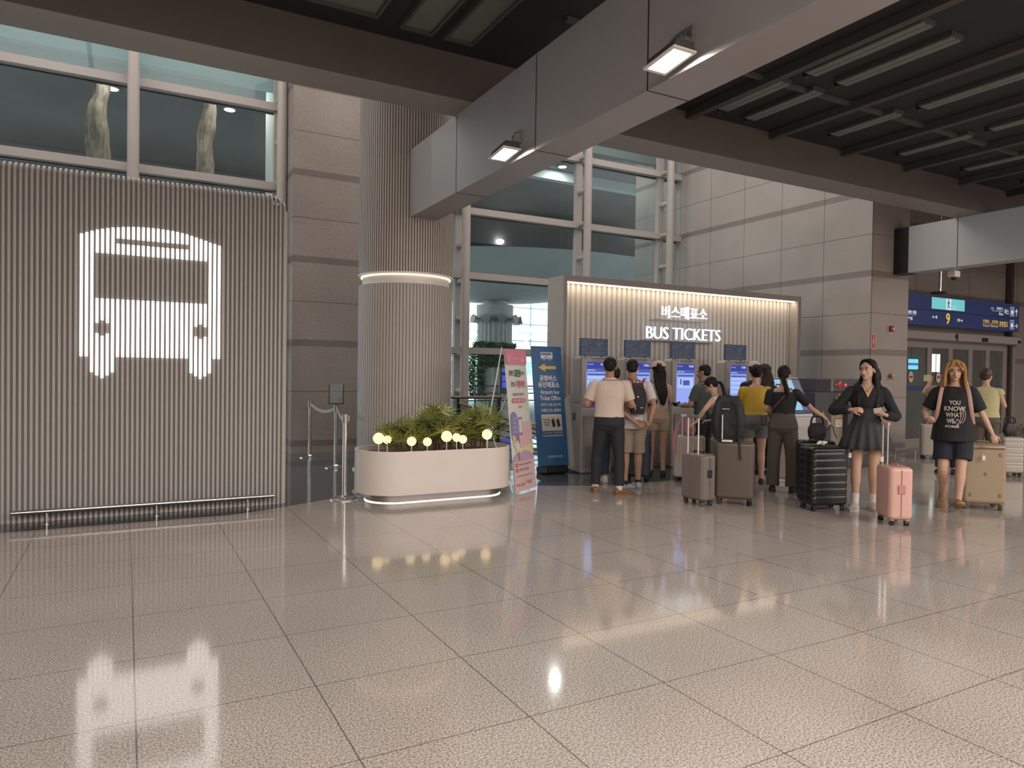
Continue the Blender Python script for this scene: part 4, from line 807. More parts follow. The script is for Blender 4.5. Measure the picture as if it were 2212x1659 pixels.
for x, lb in ((18.83, 'left'), (19.02, 'middle'), (19.22, 'right')):
    q = M(); q.box(x - 0.035, x + 0.035, 11.2, 11.26, 1.70, 2.18); tag(q.build('tube_light', emis('tube_white', (1, 0.95, 0.85), 3.0 if lb != 'right' else 1.0), smooth=0), 'upright tube light seen through the second door, ' + lb + ' of three', 'light', 'tube lights behind the door glass')
# ================================================================== OUTSIDE THE WINDOWS
m_ground = mat('forecourt_paving', (0.40, 0.42, 0.41), 0.7, var=0.15, scale=1.5)
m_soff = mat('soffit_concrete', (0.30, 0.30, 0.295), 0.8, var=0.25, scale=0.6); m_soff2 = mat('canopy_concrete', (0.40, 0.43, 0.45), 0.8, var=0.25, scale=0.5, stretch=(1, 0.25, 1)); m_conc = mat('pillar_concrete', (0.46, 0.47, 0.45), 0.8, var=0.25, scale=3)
q = M(); q.box(-60, 120, 14.3, 140, -0.3, -0.12); struct(q.build('floor_forecourt', m_ground, smooth=0))
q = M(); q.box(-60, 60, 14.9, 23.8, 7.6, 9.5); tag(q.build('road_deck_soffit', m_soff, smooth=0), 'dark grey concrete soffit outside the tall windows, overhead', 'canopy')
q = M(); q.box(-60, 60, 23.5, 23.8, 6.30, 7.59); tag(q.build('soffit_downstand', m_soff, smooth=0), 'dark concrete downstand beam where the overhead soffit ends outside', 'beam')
m_fas = mat('fascia_pale', (0.55, 0.62, 0.62), 0.8, var=0.1, scale=1)
q = M(); q.box(-20, 40, 14.9, 15.1, 7.15, 7.59); q.box(8.5, 40, 18.0, 18.25, 7.3, 7.59); tag(q.build('canopy_fascia', m_fas, smooth=0), 'pale horizontal canopy edge beam beyond the window glass', 'beam')
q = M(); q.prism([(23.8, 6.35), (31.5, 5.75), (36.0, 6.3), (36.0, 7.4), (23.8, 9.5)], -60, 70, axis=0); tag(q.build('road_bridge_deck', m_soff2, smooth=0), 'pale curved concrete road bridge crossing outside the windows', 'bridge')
VX, VY, VR = 14.9, 29.0, 0.78
t = thing('bridge_pillar', 'round concrete bridge pillar with ivy seen through the window', 'pillar', (VX, VY, -0.12))
q = M(); n = 48; rings = []
for z, r in ((-0.0, 0.8), (4.05, 0.8)):
    rings.append([((r - (0.05 if k % 2 else 0)) * math.cos(2 * PI * k / n), (r - (0.05 if k % 2 else 0)) * math.sin(2 * PI * k / n), z) for k in range(n)])
q.loft(rings); q.build('fluted_shaft', m_conc, t, smooth=0)
q = M(); q.cyl((0, 0, 4.05), (0, 0, 4.75), 0.84, 40); q.cyl((0, 0, 4.75), (0, 0, 4.95), 0.55, 30); q.build('collar', m_conc, t)
q = M(); q.loft([[(r * math.cos(2 * PI * k / 40), r * math.sin(2 * PI * k / 40), z) for k in range(40)] for r, z in ((0.95, 4.93), (1.9, 5.0), (3.2, 5.12), (5.0, 5.45), (8.5, 5.95))]); q.build('mushroom_capital', m_soff2, t, smooth=60)
for k in range(6):
    a = math.radians(190 + 34 * k); q = M(); d = Vector((math.cos(a), math.sin(a), 0)); p = d * 0.9 + Vector((0, 0, 4.0))
    q.tube([p, p + d * 0.35 + Vector((0, 0, 0.08))], [0.12, 0.20], 14); o = q.build('flood_lamp', m_steel, t)
random.seed(4); q = M()
for k in range(2200):
    a = random.uniform(PI * 0.78, PI * 1.28) if k % 3 else random.uniform(PI * 1.28, PI * 1.9); z = random.uniform(0.5, 3.05) if a < PI * 1.2 else random.uniform(1.9, 3.0)
    r = 0.82 + random.random() * 0.16 + (0.35 if a < PI * 1.05 else 0) * random.random() * math.sin(PI * min(1, z / 3.0))
    c0 = Vector((r * math.cos(a), r * math.sin(a), z)); s = 0.05 + 0.05 * random.random(); u = Vector((random.uniform(-1, 1), random.uniform(-1, 1), random.uniform(-1, 1))).normalized(); v = u.orthogonal().normalized()
    q.mi = 1 if random.random() < 0.25 else 0; q.add([c0 - u * s, c0 - v * s * 0.6, c0 + u * s, c0 + v * s * 0.6], [(0, 1, 2, 3)])
q.build('ivy', [mat('ivy_dark', (0.05, 0.12, 0.05), 0.7, var=0.4, scale=4), mat('ivy_light', (0.14, 0.24, 0.07), 0.7)], t, fix=False, smooth=0)
# glass terminal building and arched canopy walkway
m_fac = mat('facade_panels', (0.50, 0.56, 0.57), 0.4, var=0.04, scale=0.2); m_mul = mat('facade_lines', (0.20, 0.26, 0.27), 0.5)
t = thing('terminal_building', 'bright panelled building far outside beyond the bridge', 'building', (5, 75, 0))
q = M(); q.box(-30, 120, 0, 10, -0.1, 24); q.build('facade', m_fac, t, smooth=0)
q = M()
for k in range(40): q.box(-30 + k * 3.6, -29.9 + k * 3.6, -0.1, 0, 5, 24)
for k in range(9): q.box(-30, 120, -0.1, 0, 5.5 + 2.0 * k, 5.58 + 2.0 * k)
q.build('panel_lines', m_mul, t, smooth=0)
q = M(); 
for k in range(14): q.box(-6 + k * 8, -1.5 + k * 8, -0.15, -0.05, 1.2, 4.3)
q.build('window_band', mat('facade_window', (0.28, 0.42, 0.44), 0.2), t, smooth=0)
t = thing('arched_walkway', 'white arched canopy walkway outside, right of the bridge pillar', 'canopy', (20, 62, 0))
m_wh = mat('walkway_white', (0.85, 0.88, 0.88), 0.5)
q = M(); 
for k in range(12):
    x = -4 + k * 3.0; q.tube([(x, 0, 0.5), (x + 0.3, 0, 3.0), (x + 1.6, 0, 5.0), (x + 4.0, 0.5, 6.0), (x + 7, 1, 6.3)], 0.11, 8, sub=4)
q.build('arches', m_wh, t); q = M(); q.box(-5, 40, 1.2, 5, 5.9, 6.1); q.box(-5, 40, -0.2, 4, 2.7, 3.0); q.box(-5, 40, 3, 4, 0, 1.4); q.build('roof_and_rails', m_wh, t, smooth=0)
q = M(); q.tube([(8.5, -0.3, 0.8), (11, -0.3, 3.9)], 0.16, 6); q.tube([(11, -0.3, 0.8), (8.5, -0.3, 3.9)], 0.16, 6); q.build('cross_braces', mat('brace_green', (0.35, 0.62, 0.52), 0.5), t)
# street furniture
t = thing('bus_stop_display', 'blue lit bus stop board outside, beside the ivy pillar', 'sign', (12.35, 23.4, 0.35), scale=0.62)
q = M(); q.cyl((-0.1, 0, 0), (-0.1, 0, 2.2), 0.06, 10); q.box(-0.05, 0.75, 0, 0.12, 0.7, 2.2); q.build('cabinet', m_mg, t, smooth=0)
q = M(); q.box(0.0, 0.72, -0.01, 0, 1.95, 2.18); q.box(0.02, 0.70, -0.01, 0, 1.40, 1.75); q.box(0.02, 0.70, -0.01, 0, 1.0, 1.33); so = q.build('lit_panels', emis('stop_blue', (0.08, 0.12, 0.85), 1.1), t, smooth=0)
q = M(); text(q, '5A-2', 0.22, 0.62, 2.0, 2.13, -0.014, bold=0.03); q.build('panel_lettering', e_wh, so, smooth=0, fix=False)
t = thing('road_mirror', 'round traffic mirror on a post outside, left of the pink banner', 'mirror', (8.35, 18.5, -0.12)); q = M(); q.cyl((0, 0, 0), (0, 0, 0.75), 0.06, 10); q.box(-0.15, 0.15, -0.15, 0.15, 0, 0.4); q.build('post', m_mg, t); q = M(); q.cyl((0, -0.03, 0.95), (0, 0.03, 0.95), 0.2, 24); q.build('disc', mat('mirror_grey', (0.4, 0.46, 0.46), 0.3), t)
t = thing('street_railing', 'thin street railing outside at the foot of the ivy pillar', 'railing', (8.5, 26.0, -0.12)); q = M()
for z in (0.5, 0.8, 1.1): q.tube([(0, 0, z), (9, 0, z)], 0.025, 6)
q.build('bars', m_mg, t); q = M()
for k in range(10): q.box(k - 0.03, k + 0.03, -0.03, 0.03, 0, 1.15)
q.build('posts', m_mg, t, smooth=0)
# trees
m_bark = mat('bark', (0.33, 0.27, 0.22), 0.95, var=0.9, scale=16, bump=0.9, stretch=(1, 1, 0.35))
def tree(x, y, pts, label, seed):
    t = thing('tree', label, 'tree', (x, y, -0.12)); random.seed(seed); m = M(); m.tube([(a, 0, z) for a, z, r in pts], [r for a, z, r in pts], 18, sub=8)
    me = m
    o = remesh(me, 'trunk', m_bark, t, voxel=0.035, smooth=1, disp=0.09, dscale=5, dstretch=(1, 1, 0.4), seed=seed)
tree(-0.48, 16.6, [(0.0, 0, .2), (-.05, 3, .19), (-0.03, 5.9, .19), (-.06, 6.6, .17), (0.03, 7.1, .15), (0.05, 7.42, .14)], 'rough pale tree trunk beyond the left window pane', 2)
tree(1.49, 16.6, [(-0.05, 0, .2), (-.05, 3, .17), (-0.02, 5.9, .17), (-.03, 6.6, .15), (0.06, 7.1, .13), (0.06, 7.42, .13)], 'brown tree trunk beyond the window, nearest the granite pilaster', 6)
# downlights in the soffit outside
e_dl = emis('downlight_white', (1, 0.98, 0.92), 9)
for x, y, z, lb in [(-0.27, 15.95, 7.6, 'upper left pane'), (2.0, 15.9, 7.6, 'upper pane near the pilaster'), (-0.29, 17.8, 7.6, 'beside the left tree'), (2.1, 17.8, 7.6, 'beside the right tree'), (11.3, 15.6, 7.6, 'top right, under the cross beam'), (11.2, 17.6, 7.6, 'above the ladder truss')]:
    t = thing('downlight', 'small round downlight in the soffit outside, ' + lb, 'downlight', (x, y, z), group='downlights in the soffit outside')
    q = M(); q.cyl((0, 0, -0.02), (0, 0, 0.02), 0.14, 20); q.build('rim', m_white, t); q = M(); q.cyl((0, 0, -0.03), (0, 0, -0.02), 0.11, 20); q.build('lamp_disc', e_dl, t)
    area('downlight_light', (x, y, z - 0.04), 0.2, 28, (1, 0.97, 0.9))
for x, y, lb in [(13.5, 27.07, 'left of two'), (13.97, 25.2, 'right of two'), (12.2, 23.4, 'single one on the dark downstand')]:
    z = 6.35 - (y - 23.8) * 0.078 if y > 23.5 else 6.43; t = thing('bridge_downlight', 'small lamp under the road bridge outside, ' + lb, 'downlight', (x, y, z), group='lamps under the road bridge'); q = M(); q.ell((0, 0, -0.02), (0.15, 0.15, 0.09), 16); q.build('lamp_disc', e_dl, t)
# ================================================================== PEOPLE
SKIN = mat('skin_light', (0.50, 0.31, 0.225), 0.55, var=0.06, scale=14); SKIN2 = mat('skin_tan', (0.33, 0.185, 0.125), 0.55, var=0.06, scale=14)
HAIRB = mat('hair_black', (0.012, 0.009, 0.009), 0.62, spec=0.22, var=0.5, scale=30, stretch=(1, 1, 0.15), bump=0.3); HAIRD = mat('hair_dark_brown', (0.030, 0.016, 0.012), 0.62, spec=0.22, var=0.5, scale=30, stretch=(1, 1, 0.15), bump=0.3)
HAIRL = mat('hair_dyed_blonde', (0.36, 0.20, 0.085), 0.65, spec=0.2, var=0.45, scale=24, stretch=(1, 1, 0.12), bump=0.4)
EYEW = mat('eye_white', (0.55, 0.52, 0.5), 0.3); EYED = mat('eye_dark', (0.012, 0.008, 0.006), 0.2); LIP = mat('lips', (0.33, 0.10, 0.09), 0.5); BROW = mat('brow', (0.05, 0.03, 0.02), 0.8)
TORSO_M = [(0.80, .120, .085, 0), (0.88, .168, .118, -.012), (0.96, .160, .112, -.008), (1.04, .150, .105, 0), (1.14, .155, .108, .004), (1.25, .170, .118, .004), (1.33, .176, .108, -.004), (1.385, .168, .085, -.012), (1.42, .125, .066, -.014), (1.45, .072, .062, -.010), (1.48, .058, .058, 0), (1.535, .055, .058, .012)]
TORSO_F = [(0.80, .125, .090, 0), (0.88, .172, .120, -.018), (0.95, .158, .110, -.010), (1.05, .126, .088, 0), (1.13, .128, .092, .002), (1.20, .138, .104, .012), (1.26, .146, .110, .016), (1.33, .148, .092, 0), (1.375, .142, .074, -.010), (1.41, .105, .056, -.012), (1.435, .058, .050, -.006), (1.47, .046, .048, .002), (1.53, .045, .050, .012)]
class Body:
    """a posed figure: facing +y, its right side +x, sized for 1.70 m"""
    def __init__(s, male, lean=0.0, turn=0.0, build=1.0):
        s.male = male; s.lean = lean; s.turn = turn; s.build = build; s.T = TORSO_M if male else TORSO_F; s.shw = (0.188 if male else 0.158) * (0.5 + 0.5 * build)
    def sp(s, p):
        p = Vector(p); z = p.z
        if z > 0.95:
            u = min(1, (z - 0.95) / 0.25); p = Vector((0, 0, 0.95)) + Matrix.Rotation(-s.lean * u, 3, 'X') @ Matrix.Rotation(s.turn * u, 3, 'Z') @ (p - Vector((0, 0, 0.95)))
        return p
    def torso(s, m, off=0.0, z0=0.0, z1=9, hem=None, n=24, box=0.0, flare=0.0):
        rings = []; T = s.T
        zs = [t for t in T if z0 < t[0] < z1]
        def at(z):
            for a, b in zip(T, T[1:]):
                if a[0] <= z <= b[0]:
                    u = (z - a[0]) / (b[0] - a[0]); return tuple(a[i] * (1 - u) + b[i] * u for i in range(4))
            return T[0] if z < T[0][0] else T[-1]
        lst = []
        if z0 > T[0][0]: lst.append((z0,) + at(z0)[1:])
        elif hem: lst.append((z0,) + at(T[1][0])[1:])
        lst += zs
        if z1 < T[-1][0]: lst.append((z1,) + at(z1)[1:])
        wmax = at(1.30)[1]
        for z, hw, hd, yo in lst:
            b = s.build if z < 1.43 else 1.0
            hw2 = hw * b + off; hd2 = hd * b + off
            if box and z < 1.30: hw2 = hw2 * (1 - box) + (wmax * s.build + off) * box; hd2 = hd2 * (1 - box) + (0.118 * s.build + off) * box
            if flare and z < 1.1: hw2 += flare * (1.1 - z); hd2 += flare * (1.1 - z)
            rings.append([s.sp((hw2 * math.cos(a), yo + hd2 * math.sin(a), z)) for a in (2 * PI * k / n for k in range(n))])
        m.loft(rings)
    def shoulder(s, sd): return s.sp((sd * s.shw, -0.012, 1.362 if s.male else 1.352))
    def arm(s, m, sd, elbow, wrist, off=0.0, t0=0.0, t1=1.0, bulk=1.0):
        sh = s.shoulder(sd); el = Vector(elbow); wr = Vector(wrist); k = 1.0 if s.male else 0.84; k *= bulk
        P = [sh.lerp(s.sp((0, 0, 1.34)), 0.25), sh, sh.lerp(el, .35), sh.lerp(el, .75), el, el.lerp(wr, .3), el.lerp(wr, .7), wr]
        R = [.036, .050, .048, .043, .038, .041, .032, .024]; U = [-0.2, 0, .17, .37, .5, .65, .85, 1.0]
        P2, R2, = [], []
        for p, r, u in zip(P, R, U):
            if u <= t1 + 1e-6: P2.append(p); R2.append(r * k + off)
        if t1 < 1.0:
            for i in range(len(U) - 1):
                if U[i] <= t1 < U[i + 1]:
                    f_ = (t1 - U[i]) / (U[i + 1] - U[i])
                    if f_ > 0.05: P2.append(P[i].lerp(P[i + 1], f_)); R2.append((R[i] * (1 - f_) + R[i + 1] * f_) * k + off)
        m.tube(P2, R2, 14, sub=3); m.ell(P2[0], R2[0], 10)
    def leg(s, m, sd, knee, ankle, off=0.0, t1=1.0, wide=0.0, bulk=1.0):
        hp = Vector((sd * 0.088, -0.005, 0.87)); kn = Vector(knee); an = Vector(ankle); k = (1.0 if s.male else 0.98) * bulk
        P = [hp, hp.lerp(kn, .3), hp.lerp(kn, .75), kn, kn.lerp(an, .28), kn.lerp(an, .65), an]; R = [.092, .084, .062, .054, .056, .041, .034]; U = [0, .15, .375, .5, .64, .82, 1.0]
        P2, R2 = [], []
        for p, r, u in zip(P, R, U):
            if u <= t1 + 1e-6: P2.append(p); R2.append(max(r * k + off, wide) if u > 0.2 else r * k + off)
        if t1 < 1.0:
            for i in range(len(U) - 1):
                if U[i] <= t1 < U[i + 1]:
                    f_ = (t1 - U[i]) / (U[i + 1] - U[i])
                    if f_ > 0.05: P2.append(P[i].lerp(P[i + 1], f_)); R2.append(max((R[i] * (1 - f_) + R[i + 1] * f_) * k + off, wide))
        m.tube(P2, R2, 16, sub=3)
    def hand(s, m, wr, d, pn, curl=0.5, sd=1, thumb=0.6):
        """palm, four unequal bent fingers and a thumb; d: along the hand, pn: out of the palm"""
        wr = Vector(wr); d = Vector(d).normalized(); pn = Vector(pn); pn = (pn - d * pn.dot(d)).normalized(); sx = d.cross(pn).normalized() * sd
        k = 1.0 if s.male else 0.90; e = wr + d * 0.085 * k
        m.tube([wr - d * 0.01, wr + d * 0.03, e], [0.022 * k, 0.036 * k, 0.038 * k], 12, sub=2, flat=0.45, up=tuple(sx))
        for i, (o, L) in enumerate(((-0.030, .066), (-0.010, .076), (0.010, .072), (0.029, .056))):
            b = e + sx * o * k - d * 0.006; p = [b]; dd = d.copy(); ang = 0
            for j, f_ in enumerate((0.42, 0.32, 0.26)):
                ang += curl * (0.55 + 0.45 * j) + 0.04 * i; dd = d * math.cos(ang) + pn * math.sin(ang); p.append(p[-1] + dd * L * f_ * k * 1.05)
            m.tube(p, [0.0095 * k, 0.009 * k, 0.0085 * k, 0.007 * k], 8, sub=2); m.ell(p[-1], 0.007 * k, 8)
        b = wr + d * 0.028 * k - sx * 0.028 * k; t = (d * 0.75 - sx * 0.75 + pn * 0.35).normalized(); t2 = (d * 0.9 - sx * 0.15 + pn * thumb).normalized()
        p = [b, b + t * 0.032 * k, b + t * 0.032 * k + t2 * 0.028 * k, b + t * 0.032 * k + t2 * 0.052 * k]; m.tube(p, [0.013 * k, 0.0115 * k, 0.010 * k, 0.008 * k], 8, sub=2); m.ell(p[-1], 0.008 * k, 8)
    def foot(s, m, ankle, yaw, off=0.0, pitch=0.0, flat_top=False):
        R = Matrix.Rotation(yaw, 3, 'Z') @ Matrix.Rotation(pitch, 3, 'X'); a = Vector(ankle); k = 1.0 if s.male else 0.92; a0 = Vector((a.x, a.y, a.z))
        def P(x, y, z): return a0 + R @ Vector((x * k, y * k, (z - 0.085)))
        rings = []
        for y, hw, z0, z1 in ((-0.062, .018, .012, .05), (-0.05, .030, .003, .075), (-0.01, .034, 0, .10), (0.045, .036, 0, .085), (0.10, .043, 0, .06), (0.145, .045, 0, .043), (0.18, .036, .003, .034), (0.198, .016, .010, .026)):
            hw += off; z1 += off; zc = (z0 + z1) / 2; hh = (z1 - z0) / 2; rings.append([P(hw * math.cos(t), y + (off if y > 0.1 else (-off if y < -0.03 else 0)), zc + hh * math.sin(t) * (1 if math.sin(t) > 0 else 1.0)) for t in (2 * PI * i / 14 for i in range(14))])
        m.loft(rings)
def head_shape(m, Hm, male):
    m.T = Hm
    m.ell((0, -0.014, 0.030), (.074, .094, .086), 22); m.ell((0, 0.018, -0.030), (.060, .070, .078), 20); m.ell((0, 0.058, -0.088), (.026, .022, .022), 12)
    m.ell((0, 0.030, -0.062), (.050 if male else .045, .050, .042), 16); m.ell((.034, .058, -.026), (.024, .020, .024), 10); m.ell((-.034, .058, -.026), (.024, .020, .024), 10)
    m.tube([(0, .076, .012), (0, .092, -.014), (0, .104, -.033), (0, .088, -.042)], [.008, .009, .013, .010], 8, sub=2); m.ell((.011, .090, -.038), .008, 8); m.ell((-.011, .090, -.038), .008, 8)
    m.ell((0, .080, -.064), (.022, .010, .010), 10); m.ell((0, .066, .040), (.055, .022, .020), 12)
    for sd in (-1, 1): m.ell((sd * .077, -.006, -.006), (.010, .020, .031), 12)
    m.T = None
def face_parts(Hm, parent, male, look=0.0, mouth=1):
    Rm = Hm
    for sd in (-1, 1):
        q = M(); q.T = Rm; q.ell((sd * .031, .0795, .004), (.0145, .0075, .0068), 12); q.mi = 1; q.ell((sd * .031 + look, .0850, .004), (.0062, .0030, .0062), 10); q.mi = 2
        q.tube([(sd * .018, .086, .006), (sd * .030, .0885, .0115), (sd * .045, .081, .008)], [.0010, .0018, .0012], 6, sub=3); q.build('eye', [EYEW, EYED, EYED], parent)
        q = M(); q.T = Rm; q.tube([(sd * .015, .0875, .023), (sd * .030, .087, .030), (sd * .050, .074, .024)], [.0022, .0032, .0015], 6, sub=3); q.build('eyebrow', BROW, parent)
    q = M(); q.T = Rm; q.ell((0, .0895, -.0605), (.0185, .0055, .0042), 12); q.ell((0, .0885, -.0685), (.0155, .006, .0052), 12); q.build('lips', LIP, parent)
def person(label, loc, az, H, male, pose, skin=SKIN, lean=0.0, turn=0.0, build=1.0, head=(0, 0, 0), hair=None, hairm=HAIRB, wear=None, face=False, seed=1, bare_feet=False, tors_full=True):
    """pose: dict RA/LA=(elbow, wrist, hand dir, palm normal, curl), RL/LL=(knee, ankle, foot yaw, pitch)"""
    t = thing('person', label, 'person', loc, az - PI / 2, scale=H / 1.70); B = Body(male, lean, turn, build)
    m = M(); B.torso(m)
    for sd, k in ((1, 'RA'), (-1, 'LA')):
        el, wr, hd, pn, cu = pose[k]; B.arm(m, sd, el, wr); B.hand(m, wr, hd, pn, cu, sd)
    for sd, k in ((1, 'RL'), (-1, 'LL')):
        kn, an, yw, pt = pose[k]; B.leg(m, sd, kn, an); B.foot(m, an, yw, pitch=pt)
    hc = B.sp((0, 0.012 if not male else 0.014, 1.592)); Hm = Matrix.Translation(hc) @ Matrix.Rotation(B.turn + head[0], 4, 'Z') @ Matrix.Rotation(-(lean * 0.8 + head[1]), 4, 'X') @ Matrix.Rotation(head[2], 4, 'Y')
    head_shape(m, Hm, male)
    nk = Hm @ Vector((0, -0.012, -0.055)); m.tube([B.sp((0, -0.012, 1.40)), B.sp((0, -0.006, 1.46)), nk], [.062, .054, .052] if male else [.052, .045, .044], 14, sub=2)
    remesh(m, 'body', skin, t, voxel=0.0062, smooth=2)
    if face: face_parts(Hm, t, male)
    if hair: hair(B, Hm, t, hairm, seed)
    if wear:
        for w_ in wear: w_(B, pose, t, Hm, seed)
    return t
# ---- hair
def cap_hair(m, Hm, thick=0.012, back=0.0, low=0.0):
    m.T = Hm; m.ell((0, -0.024, 0.045), (.078 + thick * .6, .088 + thick, .080 + thick), 24); m.ell((0, -0.045 - back, -0.005 - low), (.066 + thick * .6, .058 + thick, .062), 18)
    for sd in (-1, 1): m.ell((sd * 0.068, 0.0, 0.035), (.014 + thick * .4, .045, .045), 12)
    m.T = None
def short_hair(B, Hm, t, hm, seed): m = M(); cap_hair(m, Hm, 0.008); remesh(m, 'hair', hm, t, 0.006, 2, disp=0.006, dscale=45, seed=seed)
def crop_hair(B, Hm, t, hm, seed):
    m = M(); m.T = Hm; m.ell((0, -0.020, 0.040), (.079, .094, .084), 24); m.ell((0, -0.045, -0.005), (.070, .062, .058), 18); m.T = None; remesh(m, 'hair', hm, t, 0.006, 2, disp=0.003, dscale=80, seed=seed)
def lock(m, pts, r, flat=0.4, up=(1, 0, 0)): m.tube(pts, r, 12, sub=4, flat=flat, up=up)
def long_hair(length, spread=0.075, front=False, side=0.0):
    def f(B, Hm, t, hm, seed):
        m = M(); cap_hair(m, Hm, 0.014); random.seed(seed)
        top = Hm @ Vector((0, -0.085, 0.02)); n = 6
        for i in range(n):
            x = (i / (n - 1) - 0.5) * 2; p0 = Hm @ Vector((x * 0.06, -0.075 + 0.03 * abs(x), 0.03)); p1 = Hm @ Vector((x * 0.072, -0.085 + 0.03 * abs(x), -0.07)); p2 = B.sp((x * spread + side * 0.3, -0.125, 1.42)); p3 = B.sp((x * spread * 0.9 + side, -0.145, 1.42 - length * 0.5)); p4 = B.sp((x * spread * 0.45 + side * 1.2, -0.135, 1.42 - length - random.random() * 0.05))
            lock(m, [p0, p1, p2, p3, p4], [.026, .032, .030, .028, .006], 0.7)
        if front:
            for sd in (-1, 1):
                for j in range(3):
                    p0 = Hm @ Vector((sd * (0.035 + .014 * j), 0.035 - .02 * j, 0.085 - .012 * j)); p1 = Hm @ Vector((sd * (.080 + .004 * j), .030 - .025 * j, 0.0)); p2 = Hm @ Vector((sd * .086, .015 - .02 * j, -.09)); p3 = B.sp((sd * (.095 + .012 * j), .075 - .03 * j, 1.36)); p4 = B.sp((sd * (.085 + .015 * j), .115 - .02 * j, 1.22 - front * 0.06 * (3 - j)))
                    lock(m, [p0, p1, p2, p3, p4], [.016, .020, .022, .024, .006], 0.6)
        remesh(m, 'hair', hm, t, 0.0065, 2, disp=0.007, dscale=50, dstretch=(1, 1, 0.12), seed=seed)
    return f
def blonde_hair(B, Hm, t, hm, seed):
    m = M(); cap_hair(m, Hm, 0.018); m.T = Hm
    for sd in (-1, 1):
        for j in range(5):
            y = 0.050 - 0.032 * j; p = [(sd * .022, .045 - .028 * j, .128 - abs(j - 2) * .006), (sd * .070, y + .012, .085), (sd * .094, y + .002, 0.0), (sd * .098, y, -.08), (sd * (.104 + .006 * j), y + .004, -.150), (sd * .098, y + .01, -.178)]
            m.tube(p, [.014, .021, .023, .025, .024, .006], 12, sub=4, flat=0.75, up=(0, 1, 0))
        m.tube([(sd * .004, .060, .122), (sd * .030, .088, .085), (sd * .056, .082, .040), (sd * .072, .068, .0)], [.010, .014, .013, .005], 10, sub=4, flat=0.6, up=(1, 0, 0))
    for x in (-.02, .02): m.tube([(x, .055, .120), (x * 1.5, .082, .095), (x * 2.0, .090, .066)], [.010, .010, .004], 10, sub=4)
    for i in range(5):
        x = (i - 2) * 0.036; m.tube([(x, -.09, .05), (x * 1.1, -.112, -.04), (x * 1.2, -.108, -.13), (x * 1.1, -.09, -.17)], [.026, .030, .028, .008], 12, sub=3, flat=0.7, up=(1, 0, 0))
    m.T = None; remesh(m, 'hair', hm, t, 0.0055, 2, disp=0.006, dscale=55, dstretch=(1, 1, 0.12), seed=seed)
def parted_hair(B, Hm, t, hm, seed):
    """centre-parted black hair pulled behind the ears and falling over the shoulders"""
    m = M(); m.T = Hm; m.ell((0, -0.030, 0.045), (.082, .096, .090), 24); m.ell((0, -0.05, -0.01), (.072, .066, .066), 18)
    for sd in (-1, 1):
        for j in range(4): m.tube([(sd * .006, .046 - .02 * j, .124 - .002 * j), (sd * .048, .036 - .018 * j, .106), (sd * .078, .012 - .016 * j, .055), (sd * .084, -.015 - .012 * j, .0), (sd * .078, -.035 - .01 * j, -.06)], [.010, .015, .015, .016, .018], 10, sub=4, flat=0.7, up=(0, 1, 0))
    m.T = None
    for i in range(6):
        x = (i / 5 - 0.5) * 2; lock(m, [Hm @ Vector((x * 0.06, -0.08, 0.02)), Hm @ Vector((x * 0.075, -0.085, -0.08)), B.sp((x * .10, -.115, 1.40)), B.sp((x * .11, -.14, 1.25)), B.sp((x * .09, -.135, 1.05))], [.026, .032, .030, .028, .008], 0.7)
    for sd in (-1, 1):
        for j in range(3): lock(m, [Hm @ Vector((sd * .076, -.03 - .012 * j, -.02)), Hm @ Vector((sd * .086, -.015 - .014 * j, -.10)), B.sp((sd * (.095 + .02 * j), .055 - .03 * j, 1.385)), B.sp((sd * (.090 + .025 * j), .120 - .02 * j, 1.26)), B.sp((sd * (.095 + .022 * j), .125 - .02 * j, 1.12 + .02 * j))], [.020, .022, .024, .024, .006], 0.6)
    remesh(m, 'hair', hm, t, 0.006, 2, disp=0.006, dscale=50, dstretch=(1, 1, 0.12), seed=seed)
def ponytail(length, lowz=-0.04, side=0.0, bun=False):
    def f(B, Hm, t, hm, seed):
        m = M(); cap_hair(m, Hm, 0.010); a = Hm @ Vector((0, -.105, lowz)); b = Hm @ Vector((side * .4, -.135, lowz - .05))
        if bun: m.ell(Hm @ Vector((side, -.125, lowz)), (.042, .038, .040), 14); m.ell(Hm @ Vector((side, -.12, lowz + .05)), (.05, .04, .04), 14)
        else: m.tube([a, b, B.sp((side, -.155, 1.40)), B.sp((side * 1.2, -.16, 1.42 - length))], [.024, .030, .034, .008], 12, sub=4, flat=0.75, up=(1, 0, 0))
        remesh(m, 'hair', hm, t, 0.006, 2, disp=0.005, dscale=55, dstretch=(1, 1, 0.2), seed=seed)
    return f
# ---- clothes
def shirt(name, m_, off=0.014, hem=0.86, sleeve=0.30, soff=0.016, box=0.0, neck=1.43, flare=0.0, disp=0.007, collar=False, long=False, cut=None):
    def f(B, pose, t, Hm, seed):
        m = M(); B.torso(m, off, hem, neck, hem=True, box=box, flare=flare)
        for sd, k in ((1, 'RA'), (-1, 'LA')):
            if cut == k: continue
            if sleeve > 0:
                el, wr = pose[k][:2]; B.arm(m, sd, el, wr, soff, t1=sleeve)
        o = remesh(m, name, m_, t, 0.0065, 3, disp=disp, dscale=9, dstretch=(1, 1, 0.6), seed=seed)
        if collar:
            q = M(); c = B.sp((0, -.004, 1.445)); rr = []
            for k in range(24):
                a = 2 * PI * k / 24; rr.append(B.sp((.072 * math.cos(a), -.006 + .066 * math.sin(a), 1.452 - (0.035 if math.sin(a) > 0.7 else 0.0))))
            q.tube(rr, .016, 8, closed=True); q.build('collar', m_, t)
    return f
